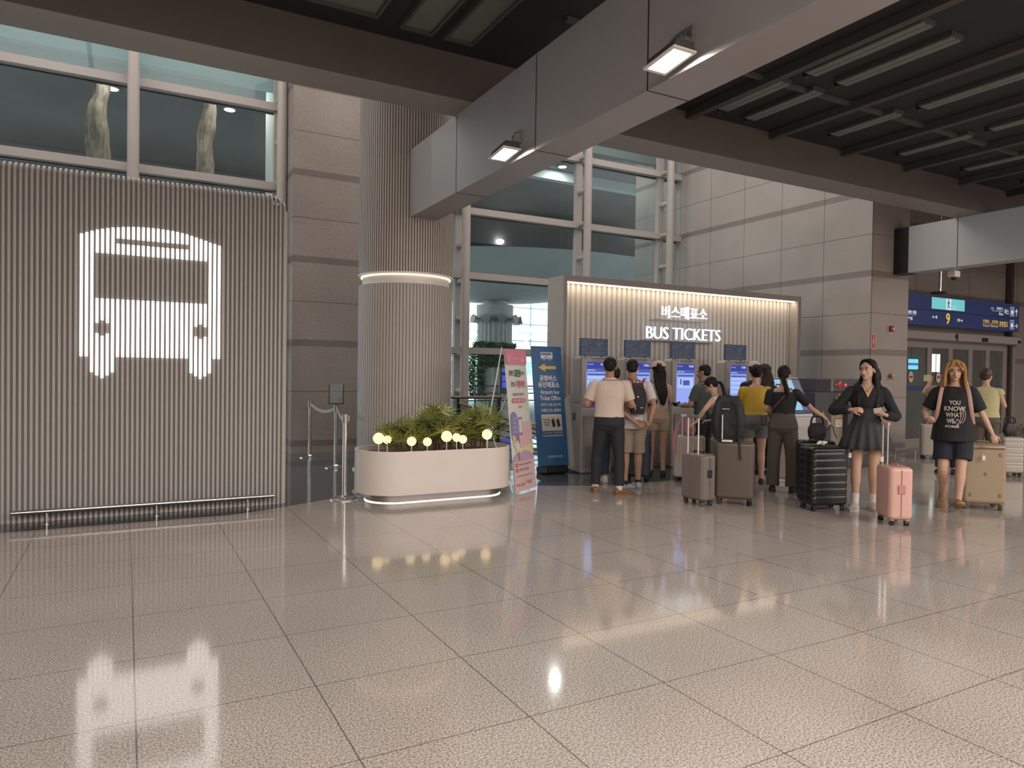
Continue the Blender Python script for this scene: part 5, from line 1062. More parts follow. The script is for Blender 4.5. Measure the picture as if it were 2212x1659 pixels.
def trousers(name, m_, off=0.012, top=1.02, t1=0.97, wide=0.0, disp=0.006, bulk=1.0):
    def f(B, pose, t, Hm, seed):
        m = M(); B.torso(m, off, 0.805, top)
        m.ell((0, 0, 0.84), (.13 * B.build, .105, .09), 16)
        for sd in (-1, 1): m.ell((sd * .074, -.034, .885), (.092 * B.build, .082 * B.build + off, .105), 14)
        for sd, k in ((1, 'RL'), (-1, 'LL')):
            kn, an = pose[k][:2]; B.leg(m, sd, kn, an, off, t1=t1, wide=wide, bulk=bulk)
        remesh(m, name, m_, t, 0.0065, 3, disp=disp, dscale=8, dstretch=(1, 1, 0.7), seed=seed + 5)
    return f
def shoes(m_, sole=None, sock=None, off=0.006, nm='shoe'):
    def f(B, pose, t, Hm, seed):
        for k in ('RL', 'LL'):
            kn, an, yw, pt = pose[k]; m = M(); B.foot(m, an, yw, off, pt); o = remesh(m, nm, m_, t, 0.006, 1)
            if sole:
                q = M(); a = Vector(an); R = Matrix.Rotation(yw, 3, 'Z') @ Matrix.Rotation(pt, 3, 'X'); kk = 1.0 if B.male else .92
                out = [(-.075, 0), (-.065, .034), (-.02, .041), (.06, .043), (.12, .052), (.17, .047), (.205, .026), (.212, 0)]; out = out + [(y, -x) for y, x in out[-2:0:-1]]
                for z0, z1 in ((-.087, -.062),): q.loft([[a + R @ Vector((x * kk, y * kk, z)) for y, x in out] for z in (z0, z1)])
                q.build('sole', sole, o)
            if sock:
                q = M(); kn_ = Vector(kn); a = Vector(an); q.tube([a - Vector((0, 0, .02)), a, a.lerp(kn_, sock[1])], [.040, .041, .046], 14, sub=2); q.build('sock', sock[0], t)
    return f
# common stance: feet flat on the floor
def stand(rx=.10, lx=-.10, ry=0, ly=0, yr=-.15, yl=.15):
    return dict(RL=((rx * .95, .02 + ry * .5, .475), (rx, -.01 + ry, .085), yr, 0), LL=((lx * .95, .02 + ly * .5, .475), (lx, -.01 + ly, .085), yl, 0))
UP = (0, 0, 1); D = (0, 0, -1); FW = (0, 1, 0)
m_polo = mat('polo_cream', (0.56, 0.47, 0.40), 0.75, var=0.04, scale=8, bump=0.15, bscale=200); m_navyt = mat('navy_trousers', (0.014, 0.015, 0.020), 0.8, var=0.2, scale=20); m_tan_s = mat('moccasin_brown', (0.20, 0.09, 0.045), 0.6, var=0.2, scale=20)
m_wht = mat('white_tee', (0.55, 0.50, 0.50), 0.75, var=0.04, scale=8); m_khaki = mat('khaki_shorts', (0.27, 0.22, 0.165), 0.8, var=0.1, scale=12); m_whsock = mat('white_sock', (0.6, 0.57, 0.55), 0.8); m_sneak = mat('sneaker_grey', (0.38, 0.37, 0.36), 0.6, var=0.3, scale=30); m_sole = mat('sole_bluegrey', (0.17, 0.21, 0.24), 0.6); m_blk = mat('cloth_black', (0.010, 0.010, 0.014), 0.8, var=0.3, scale=18)
m_blk2 = mat('cloth_charcoal', (0.022, 0.022, 0.024), 0.8, var=0.3, scale=18)
def az(x, y): return math.atan2(y, x)
# 1 polo man
P = stand(.14, -.16, ry=-.06, ly=0.06, yr=-1.05, yl=.10); P.update(RA=((.285, -.01, 1.12), (.17, .22, 1.15), (-.6, .8, .3), (0, 0, -1), .8), LA=((-.285, -.01, 1.12), (-.15, .22, 1.15), (.6, .8, .3), (0, 0, -1), .8))
def belt_part(B, pose, t, Hm, seed):
    q = M(); q.tube([(.166 * math.cos(a), .114 * math.sin(a) - .006, 1.00) for a in (2 * PI * k / 28 for k in range(28))], .013, 8, closed=True); q.build('belt', mat('belt_maroon', (0.05, 0.012, 0.015), 0.5), t)
person('person in a cream polo shirt and black trousers at the leftmost kiosk, seen from behind', (5.36, 7.24, 0), az(5.36, 7.24), 1.70, True, P, SKIN2, build=1.10, head=(0.0, .35, 0), hair=short_hair, wear=[trousers('trousers', m_navyt, t1=.96, wide=.062), shirt('polo_shirt', m_polo, hem=.97, sleeve=.36, soff=.022, collar=True), belt_part, shoes(m_tan_s, sole=m_tan_s, sock=(m_whsock, .12))], seed=2)
# 2 person half hidden between them
P = stand(.10, -.12); P.update(RA=((.24, .05, 1.12), (.14, .26, 1.14), (-.3, .9, .1), D, .7), LA=((-.24, .05, 1.12), (-.14, .26, 1.14), (.3, .9, .1), D, .7))
m_jean = mat('dark_denim', (0.022, 0.035, 0.055), 0.8, var=0.3, scale=20)
person('person in navy top, jeans and white shoes, mostly hidden between two men at the kiosk', (6.03, 8.03, 0), az(6.2, 8.2), 1.60, True, P, SKIN, lean=.15, head=(0.3, .3, 0), hair=short_hair, wear=[trousers('jeans', m_jean, t1=.97, wide=.06), shirt('navy_shirt', mat('navy_shirt', (0.012, 0.016, 0.035), 0.8), sleeve=.32), shoes(m_wht, sole=m_wht)], seed=3)
# 3 backpack man
P = stand(.10, -.08, ry=.10, ly=-.08, yr=.25, yl=-.75); P.update(RA=((.27, -.14, 1.12), (.215, -.20, .885), (-.75, -.25, -.35), (0, 1, 0), .9), LA=((-.22, -.20, 1.10), (.06, -.245, .875), (.85, -.1, -.1), (0, -1, .3), .5))
person('person in white T-shirt and khaki shorts, hands clasped behind, wearing a small backpack', (5.86, 7.42, 0), az(5.86, 7.42) + .05, 1.70, True, P, SKIN2, build=1.05, head=(-.1, .08, 0), hair=crop_hair, wear=[trousers('shorts', m_khaki, off=.02, t1=.49, wide=.092, top=.98), shirt('t_shirt', m_wht, off=.022, hem=.80, sleeve=.38, soff=.024, box=.5), shoes(m_sneak, sole=m_sole, sock=(m_blk, .08))], seed=4)
# 4 cap woman
P = stand(.09, -.09, ly=.05); P.update(RA=((.20, .04, 1.12), (.12, .24, 1.17), (-.4, .9, .2), D, .7), LA=((-.215, .0, 1.10), (-.13, .22, 1.12), (.4, .9, .1), D, .7))
m_wv = mat('white_vest', (0.46, 0.42, 0.42), 0.75, var=0.05); m_beige = mat('beige_shorts', (0.38, 0.29, 0.20), 0.8, var=0.08, scale=12); m_flip = mat('sandal_black', (0.015, 0.012, 0.012), 0.6)
def cap_hat(m_, brim_yaw=0.0, tilt=0.0):
    def f(B, pose, t, Hm, seed):
        q = M(); q.T = Hm @ Matrix.Translation((0, -.012, .052)) @ Matrix.Rotation(brim_yaw, 4, 'Z') @ Matrix.Rotation(tilt, 4, 'X'); rings = []
        for k in range(7):
            a = PI / 2 * k / 6; rings.append([(.102 * math.cos(a) * math.cos(u), .118 * math.cos(a) * math.sin(u), .104 * math.sin(a)) for u in (2 * PI * i / 28 for i in range(28))])
        rings[-1] = [(.004 * math.cos(u), .004 * math.sin(u), .105) for u in (2 * PI * i / 28 for i in range(28))]; q.loft(rings); q.ell((0, 0, .105), .008, 8)
        br = [(.080 * math.cos(a), .075 + .10 * math.sin(a)) for a in np.linspace(0, PI, 14)]; q.prism([(x, y) for x, y in br], -.004, .004, axis=2); q.build('cap', m_, t)
    return f
t = person('person in a pale cap, white sleeveless top and beige shorts with long black hair', (6.98, 8.22, 0), az(6.98, 8.22) + .10, 1.68, False, P, SKIN, head=(.25, .15, 0), hair=long_hair(.30, .06, side=.05), wear=[trousers('shorts', m_beige, off=.022, t1=.22, wide=.105, top=1.10, disp=.008), shirt('sleeveless_top', m_wv, off=.016, hem=1.02, sleeve=0, box=.35, neck=1.40), cap_hat(mat('cap_cream', (0.50, 0.42, 0.37), 0.8), brim_yaw=.9), shoes(m_flip, off=.004, nm='sandal')], seed=5)
# 5 grey shirt man
P = stand(.10, -.10); P.update(RA=((.24, .06, 1.11), (.12, .27, 1.07), (-.5, .8, .1), UP, .5), LA=((-.25, .08, 1.11), (-.14, .30, 1.08), (.5, .8, .1), UP, .6))
m_gr = mat('shirt_greygreen', (0.065, 0.078, 0.073), 0.8, var=0.15, scale=10)
person('person in grey green shirt by the fully visible kiosk, facing left with a phone', (7.42, 7.72, 0), az(-.25, 1), 1.66, True, P, SKIN2, head=(0.25, .12, 0), build=1.05, hair=crop_hair, wear=[trousers('trousers', m_navyt, t1=.96, wide=.06), shirt('shirt', m_gr, hem=.88, sleeve=.36, soff=.02, collar=True), shoes(m_flip, sole=m_flip)], face=True, seed=6)
# 6 girl with glasses
P = stand(.08, -.08); P.update(RA=((.20, .06, 1.10), (.10, .26, 1.02), (-.3, .9, -.1), D, .5), LA=((-.30, .16, 1.20), (-.30, .30, 1.00), (-.05, .75, -.35), D, 1.2))
m_dress = bpy.data.materials.new('dress_check'); m_dress.use_nodes = True
nt = m_dress.node_tree; tc = nd(nt, 'ShaderNodeTexCoord'); ck = nd(nt, 'ShaderNodeTexChecker'); ck.inputs['Scale'].default_value = 42; ck.inputs['Color1'].default_value = (0.42, 0.38, 0.37, 1); ck.inputs['Color2'].default_value = (0.02, 0.018, 0.022, 1); nt.links.new(tc.outputs['Object'], ck.inputs['Vector']); nt.links.new(ck.outputs[0], nt.nodes['Principled BSDF'].inputs['Base Color'])
def glasses(B, pose, t, Hm, seed):
    q = M(); q.T = Hm
    for sd in (-1, 1):
        q.tube([(sd * .033 + .022 * math.cos(a), .098, .002 + .017 * math.sin(a)) for a in (2 * PI * k / 16 for k in range(16))], .0014, 5, closed=True); q.tube([(sd * .055, .096, .006), (sd * .078, .05, .008), (sd * .080, -.005, .008)], .0014, 5)
    q.tube([(-.011, .099, .005), (.011, .099, .005)], .0014, 5); q.build('glasses', m_steel, t)
def band_dress(B, pose, t, Hm, seed):
    m = M(); B.torso(m, .02, .74, 1.30, hem=True, box=.3, flare=.16); remesh(m, 'dress', m_dress, t, .0065, 3, disp=.008, dscale=9, seed=seed)
    q = M(); B.torso(q, .014, 1.22, 1.40); remesh(q, 'white_bodice', m_wht, t, .0065, 2)
person('young person in glasses and checked dress, hand on the small suitcase handle', (6.98, 6.90, 0), az(-.35, .94), 1.50, False, P, SKIN, lean=.30, head=(.35, .45, 0), hair=ponytail(.30, -.02), wear=[band_dress, glasses, shoes(m_flip, off=.004)], face=True, seed=7)
# 7 yellow top
P = stand(.10, -.09, ry=.03); P.update(RA=((.235, .08, 1.12), (.12, .27, 1.16), (-.4, .9, .3), D, .7), LA=((-.235, .10, 1.12), (-.13, .30, 1.16), (.4, .9, .3), D, .7))
m_yel = bpy.data.materials.new('yellow_dotted'); m_yel.use_nodes = True; nt = m_yel.node_tree; tc = nd(nt, 'ShaderNodeTexCoord'); vo = nd(nt, 'ShaderNodeTexVoronoi'); vo.inputs['Scale'].default_value = 30; vo.inputs['Randomness'].default_value = 0.25
nt.links.new(tc.outputs['Object'], vo.inputs['Vector']); cr = nd(nt, 'ShaderNodeValToRGB'); cr.color_ramp.interpolation = 'CONSTANT'; cr.color_ramp.elements[0].color = (0.20, 0.10, 0.02, 1); cr.color_ramp.elements[1].position = 0.14; cr.color_ramp.elements[1].color = (0.52, 0.33, 0.035, 1); nt.links.new(vo.outputs['Distance'], cr.inputs[0]); nt.links.new(cr.outputs[0], nt.nodes['Principled BSDF'].inputs['Base Color']); nt.nodes['Principled BSDF'].inputs['Roughness'].default_value = 0.75
m_gsh = mat('shorts_grey', (0.12, 0.13, 0.14), 0.8, var=0.1, scale=14)
def cuffs(B, pose, t, Hm, seed):
    for sd, k in ((1, 'RA'), (-1, 'LA')):
        sh = B.shoulder(sd); el = Vector(pose[k][0]); c = sh.lerp(el, .60); d = (el - sh).normalized(); u = d.orthogonal().normalized(); v = d.cross(u); q = M(); q.tube([c + (u * math.cos(a) + v * math.sin(a)) * .056 for a in (2 * PI * i / 18 for i in range(18))], .007, 6, closed=True); q.build('sleeve_cuff', m_blk, t)
    q = M(); q.tube([B.sp((-.10, -.062, 1.40)), B.sp((-.105, -.02, 1.425)), B.sp((-.10, .06, 1.38))], .012, 8, sub=3, flat=.5); q.build('shoulder_strap', m_blk, t)
person('person in a dotted yellow top and grey shorts at the rightmost kiosk, seen from behind', (7.72, 7.03, 0), az(7.72, 7.03) + .12, 1.65, False, P, SKIN, build=1.12, head=(.15, .2, 0), hair=ponytail(.05, .0, bun=True), wear=[trousers('shorts', m_gsh, off=.016, t1=.24, wide=.1, top=1.05), shirt('yellow_top', m_yel, off=.016, hem=1.0, sleeve=.30, soff=.02, neck=1.40, box=.25), cuffs, shoes(m_flip, off=.004, nm='sandal')], seed=8)
# 8 dark cap, dark clothes
P = stand(.10, -.10); P.update(RA=((.21, .08, 1.12), (.10, .26, 1.16), (-.4, .9, .3), D, .7), LA=((-.21, .08, 1.12), (-.10, .26, 1.16), (.4, .9, .3), D, .7))
person('person in dark cap and black clothes, long dark hair, right of the yellow top', (8.62, 7.68, 0), az(7.6, 8.0) + .3, 1.66, False, P, SKIN, head=(.35, .3, 0), hair=long_hair(.26, .08), hairm=HAIRD, wear=[trousers('trousers', m_blk, t1=.98, wide=.07), shirt('black_shirt', m_blk, sleeve=.8, off=.02), cap_hat(mat('cap_navy', (0.02, 0.02, 0.035), 0.8)), shoes(m_flip, sole=m_flip)], seed=9)
P = stand(.10, -.10); P.update(RA=((.21, .08, 1.12), (.10, .26, 1.16), (-.4, .9, .3), D, .7), LA=((-.21, .08, 1.12), (-.10, .26, 1.16), (.4, .9, .3), D, .7))
person('person almost hidden behind the yellow top, cream cap showing', (9.12, 8.34, 0), az(1, .75), 1.72, False, P, SKIN, head=(-.3, .1, 0), hair=short_hair, wear=[trousers('trousers', m_blk2, t1=.98, wide=.06), shirt('dark_top', m_blk2, sleeve=.4), cap_hat(mat('cap_cream', (0.50, 0.42, 0.37), 0.8)), shoes(m_flip, sole=m_flip)], seed=10)
# 9 olive trousers
P = stand(.13, -.12, ry=0, ly=.0, yr=-.2, yl=.1); P.update(RA=((.36, .10, 1.14), (.54, .20, 1.00), (.5, .25, -.8), (-1, 0, -.2), 1.0), LA=((-.225, .02, 1.12), (-.12, .24, 1.04), (.5, .8, 0), D, .7))
m_ol = mat('trousers_olive', (0.085, 0.070, 0.055), 0.8, var=0.12, scale=12)
person('person in black off-shoulder top and loose olive trousers holding the black bag handle', (7.54, 6.40, 0), az(7.54, 6.40) - .08, 1.63, False, P, SKIN, head=(-.05, .25, 0), build=1.08, hair=ponytail(.14, -.05, side=.05), wear=[trousers('trousers', m_ol, off=.016, t1=1.0, wide=.088, top=1.08, bulk=1.02), shirt('black_top', m_blk, off=.014, hem=1.04, sleeve=.34, soff=.02, neck=1.365), shoes(m_flip, sole=m_flip)], seed=11)
# 10 skirt woman facing us
P = stand(.105, -.085, ry=.02, ly=-.05, yr=-.15, yl=.20); P.update(RA=((.355, .05, 1.13), (.16, .25, 1.15), (-.85, .45, .05), (-.2, -.8, -.5), .75), LA=((-.30, -.02, 1.07), (-.165, .22, 1.10), (.75, .45, .35), (.2, -.5, .6), .95))
m_jk = mat('cardigan_black', (0.011, 0.010, 0.013), 0.85, var=0.3, scale=30, bump=0.4, bscale=90); m_sk = mat('skirt_charcoal', (0.030, 0.031, 0.031), 0.75, var=0.15, scale=14)
m_slide = mat('slides_cream', (0.48, 0.43, 0.39), 0.6)
def skirt_f(B, pose, t, Hm, seed):
    rings = []; n = 96
    for z, hw, hd, am in ((1.12, .136, .100, 0), (1.05, .142, .104, .001), (.98, .175, .135, .003), (.90, .215, .170, .008), (.80, .255, .205, .013), (.705, .285, .235, .018), (.70, .28, .23, .018)):
        rings.append([((hw + am * math.sin(16 * a)) * math.cos(a), -.005 + (hd + am * math.sin(16 * a)) * math.sin(a), z) for a in (2 * PI * k / n for k in range(n))])
    q = M(); q.loft(rings); q.build('pleated_skirt', m_sk, t, smooth=60)
def dress_top(B, pose, t, Hm, seed):
    m = M(); B.torso(m, .011, 1.02, 1.29); remesh(m, 'dress_bodice', m_sk, t, .0065, 2)
    m = M(); B.torso(m, .024, 1.17, 1.405, box=.2)
    for sd, k in ((1, 'RA'), (-1, 'LA')): B.arm(m, sd, pose[k][0], pose[k][1], .022, t1=.93)
    o = remesh(m, 'cardigan', m_jk, t, .0065, 3, disp=.009, dscale=10, seed=seed)
    q = M(); q.T = None
    a, b, c = B.sp((-.052, .098, 1.40)), B.sp((.052, .098, 1.40)), B.sp((0, .150, 1.285)); 
    q.add([a, b, c, B.sp((.035, .085, 1.415)), B.sp((-.035, .085, 1.415))], [(0, 2, 1, 3, 4)]); q.build('v_neck', SKIN, t, fix=False)
    q = M(); q.ell(B.sp((0, .128, 1.362)), (.011, .006, .011), 10); q.tube([B.sp((-.045, .072, 1.43)), B.sp((0, .124, 1.366)), B.sp((.045, .072, 1.43))], .0016, 5, sub=4); q.build('necklace', m_brass, t)
def slides(B, pose, t, Hm, seed):
    for k in ('RL', 'LL'):
        kn, an, yw, pt = pose[k]; a = Vector(an); R = Matrix.Rotation(yw, 3, 'Z'); out = [(-.085, 0), (-.07, .042), (-.02, .047), (.06, .050), (.12, .060), (.17, .056), (.21, .030), (.218, 0)]; out = out + [(y, -x) for y, x in out[-2:0:-1]]
        q = M(); q.loft([[a + R @ Vector((x, y, z)) for y, x in out] for z in (-.085, -.050)]); o = q.build('slide_sole', m_slide, t)
        m = M(); rr = []
        for y, hw, zt in ((.045, .050, .012), (.10, .058, -.005), (.165, .056, -.025), (.185, .050, -.035)): rr.append([a + R @ Vector((hw * math.cos(u), y, -.055 + (zt + .055) * math.sin(u))) for u in np.linspace(0, PI, 12)])
        m.loft(rr); m.build('slide_strap', m_slide, t); q = M(); kn_ = Vector(kn); q.tube([a + R @ Vector((0, .1, -.045)), a + R @ Vector((0, .03, -.03)), a + R @ Vector((0, 0, 0)), a.lerp(kn_, .27)], [.036, .042, .042, .046], 14, sub=3); q.build('sock', m_whsock, t)
person('person in black cardigan and flared charcoal skirt, facing the viewer, looking left', (7.42, 5.13, 0), az(-7.42, -5.13) + .06, 1.70, False, P, SKIN, head=(-.55, -.02, .04), hair=parted_hair, wear=[skirt_f, dress_top, slides], face=True, seed=12)
# 11 blonde woman walking towards us
P = dict(RL=((.10, .10, .475), (.09, -.16, .16), -.05, -.75), LL=((-.075, .10, .49), (-.055, .14, .125), .05, .35)); P.update(RA=((.285, -.02, 1.13), (.27, .20, 1.03), (-.35, .85, .1), (-.6, 0, .6), .8), LA=((-.27, -.06, 1.12), (-.375, -.05, .885), (-.25, .15, -.9), (0, -1, 0), 1.0))
m_tee = mat('tee_black', (0.010, 0.010, 0.012), 0.85, var=0.3, scale=14); m_nsh = mat('shorts_navy', (0.010, 0.014, 0.024), 0.85, var=0.2, scale=14)
def tee_print(B, pose, t, Hm, seed):
    q = M()
    def line(s_, u0, u1, v0, v1, b=.03):
        vs, fs = text_shape(s_, b); out = []
        for a_, b_ in vs:
            x = u0 + (u1 - u0) * a_; z = v0 + (v1 - v0) * b_ + 0.10 * (0.5 - abs(a_ - .5)) * 0; hd = 0.118 * B.build + .030; hw = .155 * B.build + .035
            y = hd * math.sqrt(max(0.05, 1 - (x / hw) ** 2)) + .012 + (.012 if 1.12 < z < 1.3 else .004); out.append(B.sp((-x, y, z)))
        q.add(out, fs)
    line('YOU', -.055, .055, 1.215, 1.265); line('KNOW', -.10, .105, 1.145, 1.20); line('WHAT', -.085, .075, 1.075, 1.13); line('WE', -.075, .0, 1.005, 1.06); line('FORM', -.085, .045, .955, .985, .04)
    q.build('chest_print', mat('print_offwhite', (0.50, 0.44, 0.40), 0.7), t, smooth=0, fix=False)
    q = M()
    for k in range(3):
        pts = [B.sp((-(.075 - .02 * k + .03 * math.sin(u * 3)), .158 + .002 * k, 1.00 + .20 * u)) for u in np.linspace(0, 1, 8)]; q.tube(pts, [.002] + [.005] * 6 + [.001], 6)
    for k in range(4): a = k * 1.6; q.ell(B.sp((-(.03 + .025 * math.cos(a)), .162, 1.02 + .025 * math.sin(a))), (.014, .005, .014), 8)
    q.build('flower_print', mat('print_sketch', (0.36, 0.28, 0.26), 0.7), t)
def clogs(B, pose, t, Hm, seed):
    for k in ('RL', 'LL'):
        kn, an, yw, pt = pose[k]; m = M(); B.foot(m, an, yw, .016, pt); R = Matrix.Rotation(yw, 3, 'Z') @ Matrix.Rotation(pt, 3, 'X'); a = Vector(an); m.ell(a + R @ Vector((0, .13, -.055)), (.062, .075, .038), 16, R=R); remesh(m, 'clog', mat('clog_leopard', (0.22, 0.13, 0.055), 0.6, var=0.95, scale=45), t, .006, 1)
def bag_straps(B, pose, t, Hm, seed):
    for sd, x1 in ((1, .165), (-1, .150)):
        q = M(); q.tube([B.sp((sd * .095, -.09, 1.40)), B.sp((sd * .112, 0, 1.445)), B.sp((sd * .135, .10, 1.35)), B.sp((sd * .155, .135, 1.20)), B.sp((sd * .185, .05, 1.00))], .021, 10, sub=4, flat=.35, up=(1, 0, 0)); q.build('pink_backpack_strap', mat('strap_pink', (0.46, 0.29, 0.25), 0.8, var=0.1), t)
person('blonde person in black slogan T-shirt and shorts walking forward with the beige suitcase', (8.36, 4.69, 0), az(-8.36, -4.69) + .02, 1.70, False, P, SKIN, build=1.05, head=(.05, .02, 0), hair=blonde_hair, hairm=HAIRL, wear=[trousers('shorts', m_nsh, off=.024, t1=.37, wide=.112, top=.96, disp=.008), shirt('t_shirt', m_tee, off=.032, hem=.80, sleeve=.42, soff=.036, box=.9, neck=1.42, disp=.009, flare=.14), tee_print, bag_straps, clogs], face=True, seed=13)
# 12, 13 behind her
P = stand(.10, -.10); P.update(RA=((.33, .08, 1.33), (.25, .20, 1.50), (-.2, .3, .9), (0, 1, 0), .7), LA=((-.22, .0, 1.1), (-.2, .2, .98), (0, 1, 0), D, .7))
P['LA'], P['RA'] = ((-.33, .08, 1.30), (-.26, .16, 1.46), (.1, .2, 1), (0, 1, 0), .6), ((.22, .0, 1.1), (.2, .2, .98), (0, 1, 0), D, .7)
person('dark-haired person hidden behind the blonde one, hand raised with a yellow card', (11.45, 6.52, 0), az(11.4, 6.5), 1.68, True, P, SKIN, hair=short_hair, wear=[trousers('trousers', m_blk, t1=.97, wide=.06), shirt('pale_shirt', mat('dusty_pink_shirt', (0.30, 0.20, 0.18), .8), sleeve=.35), shoes(m_flip, sole=m_flip)], seed=14)
P = stand(.10, -.10); P.update(RA=((.25, .02, 1.13), (.22, .16, 1.30), (-.2, .3, .9), (0, 1, 0), .7), LA=((-.22, .05, 1.1), (-.15, .25, 1.1), (0, 1, 0), D, .7))
person('brown-haired person in a pale yellow sleeveless top, back turned, behind the beige suitcase', (11.62, 6.05, 0), az(11.6, 6.05) + .1, 1.66, False, P, SKIN, hair=ponytail(.05, .03, bun=True, side=.05), build=1.12, head=(-.5, .1, 0), hairm=mat('hair_brown', (0.055, 0.025, 0.018), .5, var=.4, scale=30), wear=[trousers('olive_trousers', m_ol, t1=.97, wide=.085, top=1.06), shirt('yellow_vest', mat('vest_yellow', (0.46, 0.42, 0.22), .8, var=.1), off=.026, hem=.95, sleeve=.10, soff=.03, box=.5), shoes(m_flip, sole=m_flip)], seed=15)
# ================================================================== LUGGAGE
def rr_ring(w, d, r, z, ribs=None, amp=0.0, n=7, base=None):
    pts = rrect(-w / 2, w / 2, -d / 2, d / 2, r, n); out = []; bp = rrect(-base[0] / 2, base[0] / 2, -base[1] / 2, base[1] / 2, r, n) if base else pts
    P = []
    for i in range(len(pts)):     # subdivide the long edges so ribs can follow the outline
        a = Vector(pts[i]); b = Vector(pts[(i + 1) % len(pts)]); k = max(1, int((Vector(bp[(i + 1) % len(pts)]) - Vector(bp[i])).length / 0.006)) if ribs else 1
        for j in range(k): P.append(a.lerp(b, j / k))
    for p in P:
        x, y = p
        if ribs:
            c = x if abs(y) > d / 2 - r * 0.5 else y; s_ = max(0.0, math.cos(2 * PI * c / ribs)) ** 0.4 * amp; nrm = Vector((x / (w / 2), y / (d / 2))); m_ = max(abs(nrm.x), abs(nrm.y)); 
            if abs(nrm.x) >= abs(nrm.y): x += s_ * (1 if x > 0 else -1)
            else: y += s_ * (1 if y > 0 else -1)
        out.append((x, y, z))
    return out
def suitcase(label, loc, rz, w, d, h, m_, ribs=None, hribs=None, handle=0.0, hoff=0.10, group=None, grip=None, wheelm=None, rodm=None, trim=None, rodgap=None, corners=None, wr=0.026):
    t = thing('suitcase', label, 'suitcase', (loc[0], loc[1], 0), rz, group); z0 = 2 * wr + 0.012; r = 0.045
    q = M(); R = []
    zs = [(z0, -.03), (z0 + .008, -.012), (z0 + .03, 0)] + [(z0 + .03 + (h - z0 - .06) * k / 40, 0) for k in range(1, 40)] + [(h - .03, 0), (h - .008, -.012), (h, -.032)]
    for z, ins in zs:
        e = 0.0
        if hribs and z0 + .05 < z < h - .05: e = -0.006 if (z % hribs) < hribs * 0.18 else 0.0
        R.append(rr_ring(w + 2 * (ins + e), d + 2 * (ins + e), r, z, ribs, 0.006 if ins == 0 else 0.002, base=(w, d)))
    q.loft(R); q.build('shell', m_, t, smooth=40)
    q = M(); q.loft([rr_ring(w + .006, .012, .004, z, None) for z in (z0 + .03, h - .03)]); q.tube([(w / 2 + .002, 0, z0 + .03), (w / 2 + .004, 0, h - .035), (w / 2 - .03, 0, h + .001), (-w / 2 + .03, 0, h + .001), (-w / 2 - .004, 0, h - .035), (-w / 2 - .002, 0, z0 + .03)], 0.0045, 6); q.build('zip_seam', trim or m_black, t)
    for sx in (-1, 1):
        for sy in (-1, 1):
            cx, cy = sx * (w / 2 - .05), sy * (d / 2 - .045); a = (sx + sy * 2) * 0.5
            q = M(); ux = Vector((math.cos(a), math.sin(a), 0)) * 0.012
            for s_ in (-1, 1): c = Vector((cx, cy, wr)) + ux * s_; q.cyl(c - ux * .55, c + ux * .55, wr, 18)
            o = q.build('wheel', wheelm or m_black, t); q = M(); q.cyl((cx, cy, wr), (cx, cy, z0 + .004), .016, 12); q.cyl((cx, cy, z0 - .012), (cx, cy, z0 + .006), .030, 14); q.build('wheel_housing', trim or m_black, o)
    q = M(); q.tube([(-.07, 0, h - .005), (-.062, 0, h + .022), (.062, 0, h + .022), (.07, 0, h - .005)], .009, 8, sub=3); q.build('carry_handle', trim or m_black, t)
    q = M(); q.box(w / 2 + .002, w / 2 + .012, -.035, .035, (z0 + h) / 2, (z0 + h) / 2 + .09); q.build('side_lock', trim or m_black, t, smooth=0, bevel=.003)
    if handle:
        g = rodgap or hoff; q = M(); y = -d / 2 + .022
        for sx in (-1, 1): q.cyl((sx * g, y, h - .02), (sx * g, y, h + handle), .0085, 10)
        q.build('telescopic_rods', rodm or m_steel, t); q = M(); q.box(-g - .02, g + .02, y - .014, y + .016, h + handle - .005, h + handle + .03); q.build('grip', grip or m_black, t, smooth=0, bevel=.008)
    if corners:
        for x, z in ((-w / 2 + .07, h - .12), (w / 2 - .07, h - .12), (0, (z0 + h) / 2), (-w / 2 + .07, z0 + .10), (w / 2 - .07, z0 + .10)): q = M(); q.box(x - .012, x + .012, -d / 2 - .006, -d / 2 + .004, z - .02, z + .02); q.build('stud', corners, t, smooth=0)
        q = M(); q.box(-w / 2 + .03, w / 2 - .03, -d / 2 - .008, -d / 2 + .004, h - .055, h - .038); q.build('front_bar', mat('bar_brown', (0.10, 0.075, 0.05), 0.4), t, smooth=0, bevel=.003)
    return t
def shell(nm, c, rough=0.35, **k): return mat(nm, c, rough, var=0.05, scale=6, **k)
m_cw = shell('case_cream_white', (0.44, 0.40, 0.35)); m_cg = shell('case_grey_brown', (0.16, 0.135, 0.125), .35); m_cb = shell('case_brown', (0.105, 0.078, 0.064), .35); m_ck = shell('case_black', (0.010, 0.010, 0.011), .3); m_cp = shell('case_pink', (0.60, 0.36, 0.31), .3); m_cbe = bpy.data.materials.new('case_beige_weave'); m_cbe.use_nodes = True
nt = m_cbe.node_tree; tc = nd(nt, 'ShaderNodeTexCoord'); mp_ = nd(nt, 'ShaderNodeMapping'); mp_.inputs['Rotation'].default_value = (0, 0.8, 0.8); wv = nd(nt, 'ShaderNodeTexWave'); wv.inputs['Scale'].default_value = 28; nt.links.new(tc.outputs['Object'], mp_.inputs['Vector']); nt.links.new(mp_.outputs[0], wv.inputs['Vector']); cr = nd(nt, 'ShaderNodeValToRGB'); cr.color_ramp.elements[0].color = (0.25, 0.19, 0.12, 1); cr.color_ramp.elements[1].color = (0.34, 0.265, 0.175, 1); nt.links.new(wv.outputs['Fac'], cr.inputs[0]); nt.links.new(cr.outputs[0], nt.nodes['Principled BSDF'].inputs['Base Color']); nt.nodes['Principled BSDF'].inputs['Roughness'].default_value = 0.35
